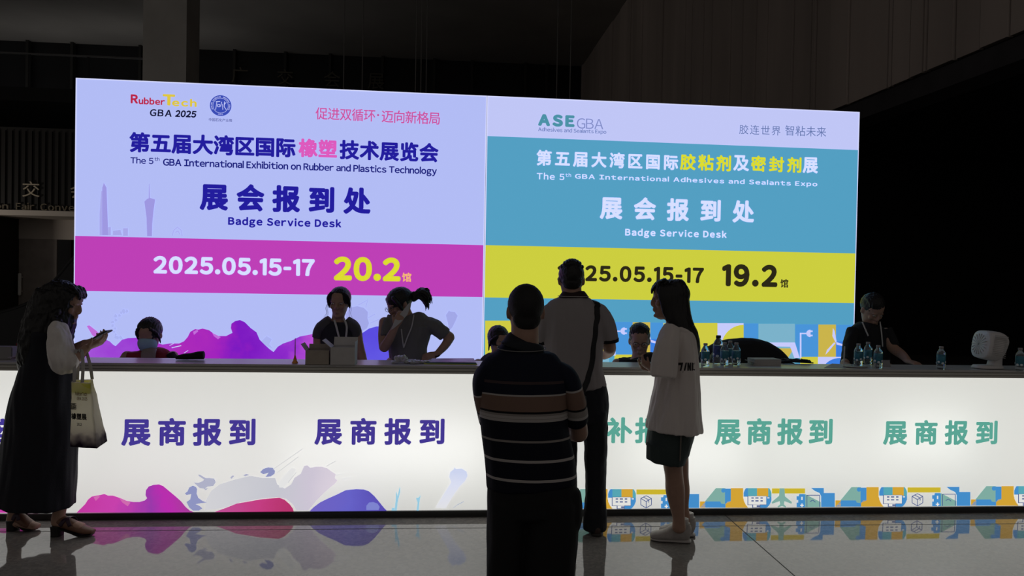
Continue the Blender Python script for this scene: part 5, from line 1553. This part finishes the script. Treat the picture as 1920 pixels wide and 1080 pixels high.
_mx = N.new('ShaderNodeMixShader'); _mx.inputs[0].default_value = .65; L.new(b.outputs[0], _mx.inputs[1]); L.new(_tr.outputs[0], _mx.inputs[2]); L.new(_mx.outputs[0], _o.inputs['Surface'])
part('lining', bm, m_lin, tb, False)
hang = P(150, 668, d - .17)
m_han = mat('tote_handle', (.42, .40, .38), .8)
for (a_, b_, dd_) in ((f4[0].lerp(f4[1], .12), f4[0].lerp(f4[1], .55), -.012), (b4[0].lerp(b4[1], .15), b4[0].lerp(b4[1], .97), .03)):
    bm = bmesh.new(); top = hang + Vector((0, dd_, .033))
    ribbon(bm, [a_, a_.lerp(top, .5) + Vector((-.012, 0, 0)), top + Vector((-.018, 0, -.006)), top, top + Vector((.018, 0, -.006)), b_.lerp(top, .5) + Vector((.014, 0, 0)), b_], .010, .0018, side=(1, 0, 0)); part('handle', bm, m_han, tb)


def bagtext(body, u0, v0, u1, v1, m, bold=0.0):
    """words on the front face; u, v run across and down the face"""
    me = text_fit(body, 0, 1, 1, 0, bold)
    for v in me.vertices:
        uu = u0 + (u1 - u0) * v.co.x; vv = v0 + (v1 - v0) * (1 - v.co.z)
        q = f4[0].lerp(f4[1], uu).lerp(f4[3].lerp(f4[2], uu), vv)
        v.co = q + Vector((0, -.0085, 0)) - tb.location
    link('lettering', me, m, tb)


m_bt = mat('bag_print_black', (.02, .018, .025), .7); m_bo = mat('bag_print_orange', (.42, .20, .06), .7)
bagtext('RubberTech', .22, .14, .80, .20, m_bo, .02); bagtext('GBA 2025', .30, .22, .80, .27, m_bo, .02)
bagtext('届国际', .0, .32, .28, .42, m_bt, .03)
bagtext('橡塑展', .06, .47, .72, .57, m_bt, .04)
bagtext('20.2', .30, .62, .50, .66, m_bt, .03)

# ---------------------------------------------------------------- staff behind the counter
def lower(bm, px, dd, wx=28, pz=.92):
    """pelvis and legs down to the floor, hidden by the counter"""
    c = P(px, 700, dd)
    for q in (-1, 1):
        x = c.x + q * .095
        loft(bm, [(Vector((x, c.y, pz)), .085, .095), (Vector((x, c.y, .5)), .06, .065), (Vector((x, c.y, .08)), .042, .045)], n=16)
        loft(bm, [(Vector((x, c.y + .03, .04)), .042, .036), (Vector((x, c.y - .15, .035)), .042, .026)], side=(1, 0, 0), n=14)


def sitting(bm, px, dd, pz=.52):
    c = P(px, 700, dd)
    for q in (-1, 1):
        x = c.x + q * .10
        loft(bm, [(Vector((x, c.y + .05, pz)), .085, .085), (Vector((x, c.y - .22, pz - .01)), .07, .07), (Vector((x, c.y - .29, pz - .02)), .058, .058)], side=(1, 0, 0), n=16)
        loft(bm, [(Vector((x, c.y - .29, pz - .03)), .055, .055), (Vector((x, c.y - .28, .25)), .047, .047), (Vector((x, c.y - .28, .05)), .04, .04)], n=16)


def lanyard(root, pts, hw=.0075):
    bm = bmesh.new(); ribbon(bm, pts, hw, .0012, side=(1, 0, .1)); part('lanyard', bm, mat('lanyard_white', (.50, .49, .48), .7), root)


m_blk = mat('black_shirt', (.008, .008, .010), .85)
m_gry = mat('gray_tshirt', (.14, .135, .135), .85, bump=.1, bscale=120)
# standing woman with the lanyard
d = 5.95
root = person('smiling staff woman with a white lanyard over a dark gray-sleeved shirt, behind the cartons', P(637, 700, d).xy.to_3d())
M = headM(P(637, 568, d), (-.04, -1, -.10), s=.97)
bm = bmesh.new(); head(bm, M, True)
loft(bm, [(P(635, 583, d), .047, .05), (P(634, 598, d), .05, .052), (P(633, 612, d), .075, .06)], n=20)
loft(bm, [E(606, 662, 618, d, .09), E(604, 664, 660, d, .10), E(604, 664, 700, d, .10), E(602, 666, 720, d, .11)], n=24, cap=.2)
loft(bm, [(P(598, 622, d), .045, .045), (P(597, 648, d - .02), .040, .04), (P(596, 676, d - .05), .034, .034), (P(600, 698, d - .16), .026, .024)], n=16)
hand(bm, P(600, 699, d - .17), Vector((.1, -1, -.25)), Vector((0, 0, -1)), -1, .9)
loft(bm, [(P(668, 622, d), .045, .045), (P(672, 645, d - .02), .040, .04), (P(680, 674, d - .05), .034, .034), (P(686, 696, d - .14), .026, .024)], n=16)
hand(bm, P(686, 697, d - .15), Vector((.0, -1, -.25)), Vector((0, 0, -1)), 1, .9)
lower(bm, 637, d)
fused('body', bm, m_skin, root, .006)
eyes(root, M)
bm = bmesh.new(); cap_hair(bm, M, .086, .106, .090, -.017, .041)
ball(bm, M @ Matrix.Translation((0, -.085, -.01)), .05, .04, .05)
for q in (-1, 1):
    tube(bm, [M @ Vector((q * .05, .062, .088)), M @ Vector((q * .078, .045, .05)), M @ Vector((q * .083, .02, .0)), M @ Vector((q * .082, .01, -.04))], [.012, .014, .012, .005], n=8)
fused('hair', bm, m_hair, root, .0045, 1, .002, (60, 60, 20))
strands(root, M, [[(q * .078, .02, .02), (q * (.088 + a), .025, -.035), (q * (.082 + a), .03, -.08), (q * (.088 + a * 2), .03, -.115)] for q, a in ((-1, .0), (1, .004), (1, .012), (-1, .012), (1, .018))])
bm = bmesh.new()
loft(bm, [E(616, 654, 604, d, .065), E(606, 663, 610, d, .09), E(600, 668, 622, d, .105), E(600, 667, 650, d, .115), E(601, 666, 690, d, .115), E(598, 668, 730, d, .125)], n=30, cap=0.1)
fused('shirt', bm, mat('dark_tshirt', (.018, .018, .026), .85), root, .006, 3, .005, (16, 16, 5))
for pts in ([E(608, 634, 603, d, .07), E(594, 620, 612, d, .085), E(587, 612, 622, d, .07), E(585, 610, 633, d, .062)], [E(638, 660, 603, d, .07), E(652, 674, 612, d, .085), E(658, 678, 622, d, .07), E(659, 678, 631, d, .06)]):
    bm = bmesh.new(); loft(bm, pts, n=20, cap=0.1); fused('sleeve', bm, mat('gray_sleeve', (.065, .063, .066), .85), root, .005, 2, .004, (16, 16, 8))
lanyard(root, [P(627, 600, d - .06), P(631, 614, d - .115), P(635, 630, d - .125), P(640, 648, d - .128), P(642, 662, d - .128)])
lanyard(root, [P(645, 597, d - .06), P(650, 612, d - .115), P(649, 630, d - .125), P(646, 648, d - .128), P(644, 662, d - .128)])

# ponytailed woman leaning with a hand on her hip
d = 6.0
root = person('ponytailed staff woman in a gray T-shirt and glasses with one hand on her hip', P(765, 700, d).xy.to_3d())
M = headM(P(750, 571, d), (-.80, -.52, -.42), (-.36, -.1, .93))
bm = bmesh.new(); head(bm, M, True)
loft(bm, [(P(758, 582, d), .048, .05), (P(764, 596, d), .052, .052), (P(766, 610, d), .08, .06)], n=20)
loft(bm, [E(735, 790, 612, d, .09), E(738, 796, 660, d, .10), E(738, 794, 700, d, .10), E(738, 796, 720, d, .11)], n=24, cap=.2)
loft(bm, [(P(804, 606, d), .05, .05), (P(828, 622, d), .042, .042), (P(844, 632, d + .02), .038, .038)], n=16)
loft(bm, [(P(844, 632, d + .02), .038, .038), (P(834, 648, d - .02), .034, .034), (P(819, 664, d - .07), .025, .024)], n=16)
hand(bm, P(819, 664, d - .07), Vector((-.9, -.1, -.30)), Vector((-.2, .8, -.3)), 1, .9, curl=.2)
loft(bm, [(P(722, 604, d - .02), .048, .048), (P(719, 630, d - .08), .042, .042), (P(720, 652, d - .14), .038, .038)], n=16)
loft(bm, [(P(720, 652, d - .14), .038, .038), (P(731, 634, d - .20), .034, .034), (P(741, 614, d - .22), .025, .024)], n=16)
hand(bm, P(742, 612, d - .22), Vector((.35, .05, .9)), Vector((.1, 1, 0)), 1, .9, curl=.45)
lower(bm, 765, d)
fused('body', bm, m_skin, root, .006)
eyes(root, M, .4); spectacles(root, M, .024)
bm = bmesh.new(); cap_hair(bm, M, .088, .110, .092, -.016, .042)
ball(bm, M @ Matrix.Translation((0, -.115, .03)), .03, .03, .03)
for q in (-1, 1):
    loft(bm, [(M @ Vector((q * .062, .055, .075)), .016, .02), (M @ Vector((q * .080, .045, .03)), .016, .026), (M @ Vector((q * .080, .03, -.03)), .013, .022), (M @ Vector((q * .078, .02, -.06)), .006, .012)], n=12)
base = P(776, 556, d + .03)
for k in range(30):
    f = k / 29.0
    e = P(790 + 18 * R.uniform(.55, 1.0) * (1 - abs(f - .5) * .5), 541 + 32 * f, d + .06 + R.uniform(-.04, .04)); mid = base.lerp(e, .5) + Vector((0, 0, .022 + R.uniform(-.012, .012)))
    tube(bm, [base + Vector((0, 0, R.uniform(-.03, .03))), mid, e, e + Vector((R.uniform(.0, .02), 0, -.03 - R.uniform(0, .02)))], [.017, .012, .0075, .003], n=6)
fused('hair', bm, m_hair, root, .0042, 1, .002, (60, 60, 60))
bm = bmesh.new()
loft(bm, [E(746, 788, 591, d, .065), E(732, 804, 597, d, .095), E(721, 810, 608, d, .115), E(724, 806, 632, d, .12), E(729, 802, 655, d, .12), E(730, 801, 685, d, .12), E(728, 804, 730, d, .13)], n=30, cap=0.1)
loft(bm, [E(786, 808, 604, d, .07), (P(815, 613, d), .062, .062), (P(826, 621, d), .060, .058), (P(833, 627, d + .01), .058, .055)], n=20, cap=0.1)
loft(bm, [E(715, 742, 604, d, .07), E(712, 740, 614, d - .03, .07), E(711, 736, 628, d - .07, .062), E(712, 734, 634, d - .09, .058)], n=20, cap=0.1)
fused('tshirt', bm, m_gry, root, .006, 3, .007, (18, 18, 6))
lanyard(root, [P(776, 590, d - .07), P(772, 612, d - .12), P(764, 632, d - .128), P(757, 652, d - .13)], .005); lanyard(root, [P(752, 604, d - .08), P(753, 622, d - .124), P(755, 640, d - .13), P(757, 652, d - .13)], .005)
bm = bmesh.new(); tube(bm, [P(816, 664, d - .045), P(822, 660, d - .03), P(825, 664, d - .065), P(820, 669, d - .095), P(815, 667, d - .075)], .006, n=8); part('wristwatch', bm, m_gl, root)
bm = bmesh.new()
q = [P(767, 568, d - .17), P(771, 571, d - .16), P(764, 590, d - .20), P(750, 606, d - .24), P(738, 616, d - .25), P(733, 619, d - .25), P(740, 600, d - .23), P(754, 584, d - .20)]
vs_ = [bm.verts.new(v) for v in q]; bm.faces.new([vs_[i] for i in (0, 1, 2, 7)]); bm.faces.new([vs_[i] for i in (7, 2, 3, 6)]); bm.faces.new([vs_[i] for i in (6, 3, 4, 5)])
o = obj('paper_sheet', bm, mat('sheer_paper', (.45, .44, .45), .7)); o.modifiers.new('s', 'SOLIDIFY').thickness = .001
tag(o, 'curled white paper strip held to the face of the ponytailed woman', 'paper')

# masked woman in red
d = 5.9
root = person('seated staff woman in a red vest wearing a pale blue face mask', P(282, 700, d).xy.to_3d())
M = headM(P(281, 629, d), (.02, -1, -.40), (0, -.38, .92))
bm = bmesh.new(); head(bm, M, True)
loft(bm, [(P(280, 645, d), .048, .05), (P(279, 660, d), .055, .055), (P(279, 668, d), .085, .07)], n=20)
loft(bm, [E(245, 318, 672, d, .09), E(245, 318, 720, d, .11), E(245, 318, 780, d, .12), E(245, 318, 820, d, .13)], n=24, cap=.2)
loft(bm, [(P(240, 668, d), .048, .048), (P(228, 690, d - .02), .042, .042), (P(234, 716, d - .16), .034, .034), (P(255, 722, d - .34), .026, .024)], n=16)
hand(bm, P(256, 722, d - .35), Vector((.4, -1, 0)), Vector((0, 0, -1)), -1, .9)
loft(bm, [(P(322, 668, d), .048, .048), (P(332, 690, d - .02), .042, .042), (P(326, 716, d - .16), .034, .034), (P(308, 722, d - .34), .026, .024)], n=16)
hand(bm, P(307, 722, d - .35), Vector((-.4, -1, 0)), Vector((0, 0, -1)), 1, .9)
sitting(bm, 282, d)
fused('body', bm, m_skin, root, .006)
eyes(root, M, .3)
bm = bmesh.new(); cap_hair(bm, M, .085, .108, .093, -.020, .038)
ball(bm, M @ Matrix.Translation((0, -.10, .05)), .045, .04, .045)
for q in (-1, 1):
    tube(bm, [M @ Vector((q * .05, .070, .085)), M @ Vector((q * .076, .045, .04)), M @ Vector((q * .080, .024, -.01)), M @ Vector((q * .080, .018, -.06))], [.012, .012, .010, .003], n=8)
fringe(bm, M, (.084, .108, .092, -.020, .038), 10, 110, 44, .008, 8)
fused('hair', bm, m_hair, root, .0045, 1, .003, (60, 60, 30))
bm = bmesh.new()
loft(bm, [(M @ Vector((0, .050, -.012)), .062, .058), (M @ Vector((0, .060, -.030)), .070, .064), (M @ Vector((0, .058, -.062)), .068, .058), (M @ Vector((0, .050, -.095)), .058, .052), (M @ Vector((0, .046, -.122)), .044, .044)], side=M.to_3x3() @ Vector((1, 0, 0)), n=24, cap=0.1)
part('face_mask', bm, mat('mask_blue', (.30, .46, .56), .8), root)['label'] = 'pale blue face mask'
m_red = mat('red_vest', (.20, .010, .020), .8, nscale=14, namt=.2)
bm = bmesh.new()
loft(bm, [E(262, 300, 654, d, .07), E(245, 318, 660, d, .10), E(238, 324, 670, d, .115), E(238, 325, 700, d, .12), E(240, 322, 780, d, .13), E(242, 320, 815, d, .14)], n=30, cap=0.1)
fused('vest', bm, m_red, root, .006, 3, .005, (14, 14, 6))
bm = bmesh.new(); loft(bm, [E(268, 294, 656, d - .072, .02), E(264, 292, 664, d - .11, .02), E(265, 291, 690, d - .118, .02)], n=16, cap=0.1); part('undershirt', bm, mat('beige_shirt', (.24, .20, .18), .8), root)
for pts in ([E(312, 330, 664, d, .06), E(318, 338, 678, d - .01, .06), E(322, 343, 698, d - .03, .055)],):
    bm = bmesh.new(); loft(bm, pts, n=18, cap=0.1); fused('sleeve', bm, m_blk, root, .005, 2)

# seated man with glasses
d = 6.0
root = person('seated staff man with glasses and black T-shirt beside the long-haired woman', P(1198, 700, d).xy.to_3d())
M = headM(P(1199, 640, d), (-.10, -1, -.22))
bm = bmesh.new(); head(bm, M)
loft(bm, [(P(1199, 655, d), .056, .056), (P(1199, 668, d), .06, .06), (P(1199, 678, d), .09, .08)], n=20)
loft(bm, [E(1165, 1233, 682, d, .09), E(1162, 1236, 730, d, .11), E(1166, 1232, 780, d, .12), E(1166, 1232, 815, d, .13)], n=24, cap=.2)
for q in (-1, 1):
    loft(bm, [(P(1199 + q * 40, 682, d), .05, .05), (P(1199 + q * 46, 706, d - .03), .044, .044), (P(1199 + q * 40, 740, d - .15), .035, .035), (P(1199 + q * 20, 752, d - .2), .027, .025)], n=16)
    hand(bm, P(1199 + q * 20, 752, d - .2), Vector((-q * 1, -.15, 0)), Vector((0, 0, -1)), -q, .95)
sitting(bm, 1198, d)
fused('body', bm, m_skin, root, .006)
eyes(root, M); spectacles(root, M, .025)
bm = bmesh.new(); cap_hair(bm, M, .082, .106, .088, -.018, .044)
fringe(bm, M, (.081, .106, .087, -.018, .044), 11, 110, 34, .013, 6)
fused('hair', bm, m_hair, root, .005, 1, .003, (50, 50, 50))
bm = bmesh.new()
loft(bm, [E(1180, 1218, 667, d, .07), E(1166, 1234, 671, d, .10), E(1155, 1244, 680, d, .115), E(1152, 1247, 700, d, .12), E(1160, 1238, 760, d, .125), E(1162, 1236, 815, d, .14)], n=30, cap=0.1)
fused('tshirt', bm, m_blk, root, .006, 3, .005, (14, 14, 6))

# seated figure half hidden behind the striped-polo man
d = 5.9
root = person('seated dark-haired staff member mostly hidden behind the man in the striped polo', P(934, 700, d).xy.to_3d())
M = headM(P(935, 641, d), (.35, -.85, -.38), (.1, -.34, .93), .95)
bm = bmesh.new(); head(bm, M, True)
loft(bm, [(P(935, 655, d), .047, .05), (P(932, 668, d), .055, .055), (P(931, 676, d), .085, .07)], n=20)
loft(bm, [E(905, 962, 680, d, .09), E(905, 962, 730, d, .11), E(905, 962, 815, d, .13)], n=24, cap=.2)
for q in (-1, 1):
    loft(bm, [(P(932 + q * 34, 682, d), .046, .046), (P(932 + q * 40, 706, d - .03), .04, .04), (P(932 + q * 34, 740, d - .15), .033, .033), (P(932 + q * 20, 752, d - .19), .025, .023)], n=16)
    hand(bm, P(932 + q * 20, 752, d - .19), Vector((-q * 1, -.15, 0)), Vector((0, 0, -1)), -q, .9)
sitting(bm, 934, d)
fused('body', bm, m_skin, root, .006); eyes(root, M, .3)
bm = bmesh.new(); cap_hair(bm, M, .087, .109, .095, -.020, .034); ball(bm, M @ Matrix.Translation((0, -.10, -.02)), .05, .045, .055)
for q in (-1, 1): tube(bm, [M @ Vector((q * .05, .068, .085)), M @ Vector((q * .078, .04, .04)), M @ Vector((q * .082, .015, -.02)), M @ Vector((q * .080, .008, -.07))], [.012, .012, .010, .004], n=8)
fused('hair', bm, m_hair, root, .005, 1, .003, (60, 60, 30))
bm = bmesh.new(); loft(bm, [E(914, 950, 663, d, .07), E(904, 960, 669, d, .10), E(897, 968, 680, d, .115), E(894, 972, 705, d, .12), E(900, 966, 760, d, .125), E(902, 964, 815, d, .14)], n=30, cap=0.1)
fused('shirt', bm, mat('plum_shirt', (.022, .017, .026), .85), root, .006, 3, .005, (14, 14, 6))

# slumped figure
d = 6.05
root = person('person in black slumped forward, only a rounded back showing behind the bottles', P(1400, 700, d).xy.to_3d())
M = headM(P(1352, 690, d - .12), (-.55, -.45, -.7), (-.6, -.2, .75))
bm = bmesh.new(); head(bm, M)
loft(bm, [(P(1358, 690, d - .08), .055, .055), (P(1372, 690, d - .02), .07, .07), (P(1385, 690, d), .09, .09)], n=18)
loft(bm, [(P(1370, 690, d - .02), .10, .10), (P(1400, 690, d), .12, .12), (P(1430, 715, d + .02), .12, .12), (P(1436, 780, d + .05), .12, .11)], n=20)
for q in (-1, 1):
    loft(bm, [(P(1390 + q * 40, 690, d - .05), .05, .05), (P(1395 + q * 62, 700, d - .14), .042, .042), (P(1400 + q * 30, 716, d - .28), .035, .035), (P(1390 + q * 10, 722, d - .32), .026, .024)], n=14)
    hand(bm, P(1390 + q * 10, 722, d - .33), Vector((-q * .8, -.5, 0)), Vector((0, 0, -1)), q, .95)
sitting(bm, 1432, d + .05)
fused('body', bm, m_skin, root, .007)
bm = bmesh.new(); cap_hair(bm, M, .09, .11, .096); fused('hair', bm, m_hair, root, .006, 1, .003, (50, 50, 50))
bm = bmesh.new()
HT = [(1330, 668), (1337, 654), (1348, 644), (1364, 637), (1385, 634), (1404, 634), (1422, 638), (1438, 646), (1452, 658), (1463, 670)]
loft(bm, [(P(x, (y + 745) / 2, d), .15 if 1340 < x < 1455 else .11, (745 - y) / 2 * d / FPX) for x, y in HT], side=(0, 1, 0), n=32, cap=0.15)
loft(bm, [(P(1450, 680, d - .05), .055, .055), (P(1468, 684, d - .07), .05, .045), (P(1490, 694, d - .12), .045, .04)], n=18)
fused('jacket', bm, m_blk, root, .007, 3, .006, (9, 9, 9))

# man in black leaning down at the right
d = 6.25
root = person('staff man in black bending over the counter in the dark, right of the teal backdrop', P(1632, 700, d).xy.to_3d())
M = headM(P(1634, 582, d), (.22, -.85, -.55), (.12, -.45, .88))
bm = bmesh.new(); head(bm, M)
loft(bm, [(P(1634, 598, d + .02), .055, .056), (P(1630, 612, d + .03), .06, .06), (P(1628, 624, d + .04), .09, .08)], n=20)
loft(bm, [E(1600, 1658, 628, d + .03, .09), E(1598, 1660, 670, d + .04, .11), E(1600, 1660, 720, d + .06, .12)], n=24, cap=.2)
loft(bm, [(P(1598, 624, d), .05, .05), (P(1590, 652, d - .06), .043, .043), (P(1586, 676, d - .16), .036, .036), (P(1583, 681, d - .30), .027, .025)], n=16)
hand(bm, P(1583, 682, d - .31), Vector((.15, -1, -.12)), Vector((0, 0, -1)), -1, .95, curl=.3)
loft(bm, [(P(1660, 624, d), .05, .05), (P(1672, 650, d - .06), .042, .042), (P(1690, 664, d - .16), .036, .036), (P(1702, 676, d - .30), .027, .025)], n=16)
hand(bm, P(1702, 677, d - .31), Vector((.35, -1, -.12)), Vector((0, 0, -1)), 1, .95, curl=.3)
lower(bm, 1632, d + .08)
fused('body', bm, m_skin, root, .006); eyes(root, M, .3)
bm = bmesh.new(); cap_hair(bm, M, .082, .106, .09, -.018, .044)
fringe(bm, M, (.081, .106, .089, -.018, .044), 11, 110, 20, .013, 8)
fused('hair', bm, m_hair, root, .005, 1, .003, (50, 50, 50))
bm = bmesh.new()
loft(bm, [E(1614, 1648, 607, d + .03, .07), E(1600, 1660, 613, d + .03, .10), E(1591, 1668, 625, d + .03, .115), E(1590, 1668, 655, d + .04, .125), E(1592, 1666, 700, d + .05, .13), E(1596, 1662, 760, d + .07, .13)], n=30, cap=0.1)
loft(bm, [E(1589, 1612, 618, d, .06), E(1582, 1606, 640, d - .04, .06), E(1578, 1599, 665, d - .12, .055), E(1576, 1596, 682, d - .2, .05)], n=18, cap=0.1)
loft(bm, [E(1650, 1671, 618, d, .06), E(1658, 1680, 636, d - .03, .058), E(1664, 1686, 650, d - .06, .052)], n=18, cap=0.1)
fused('shirt', bm, m_blk, root, .006, 3, .006, (14, 14, 6))
lanyard(root, [P(1617, 604, d - .05), P(1622, 616, d - .09), P(1628, 630, d - .10)], .006); lanyard(root, [P(1650, 603, d - .05), P(1653, 625, d - .09), P(1655, 650, d - .095)], .005)
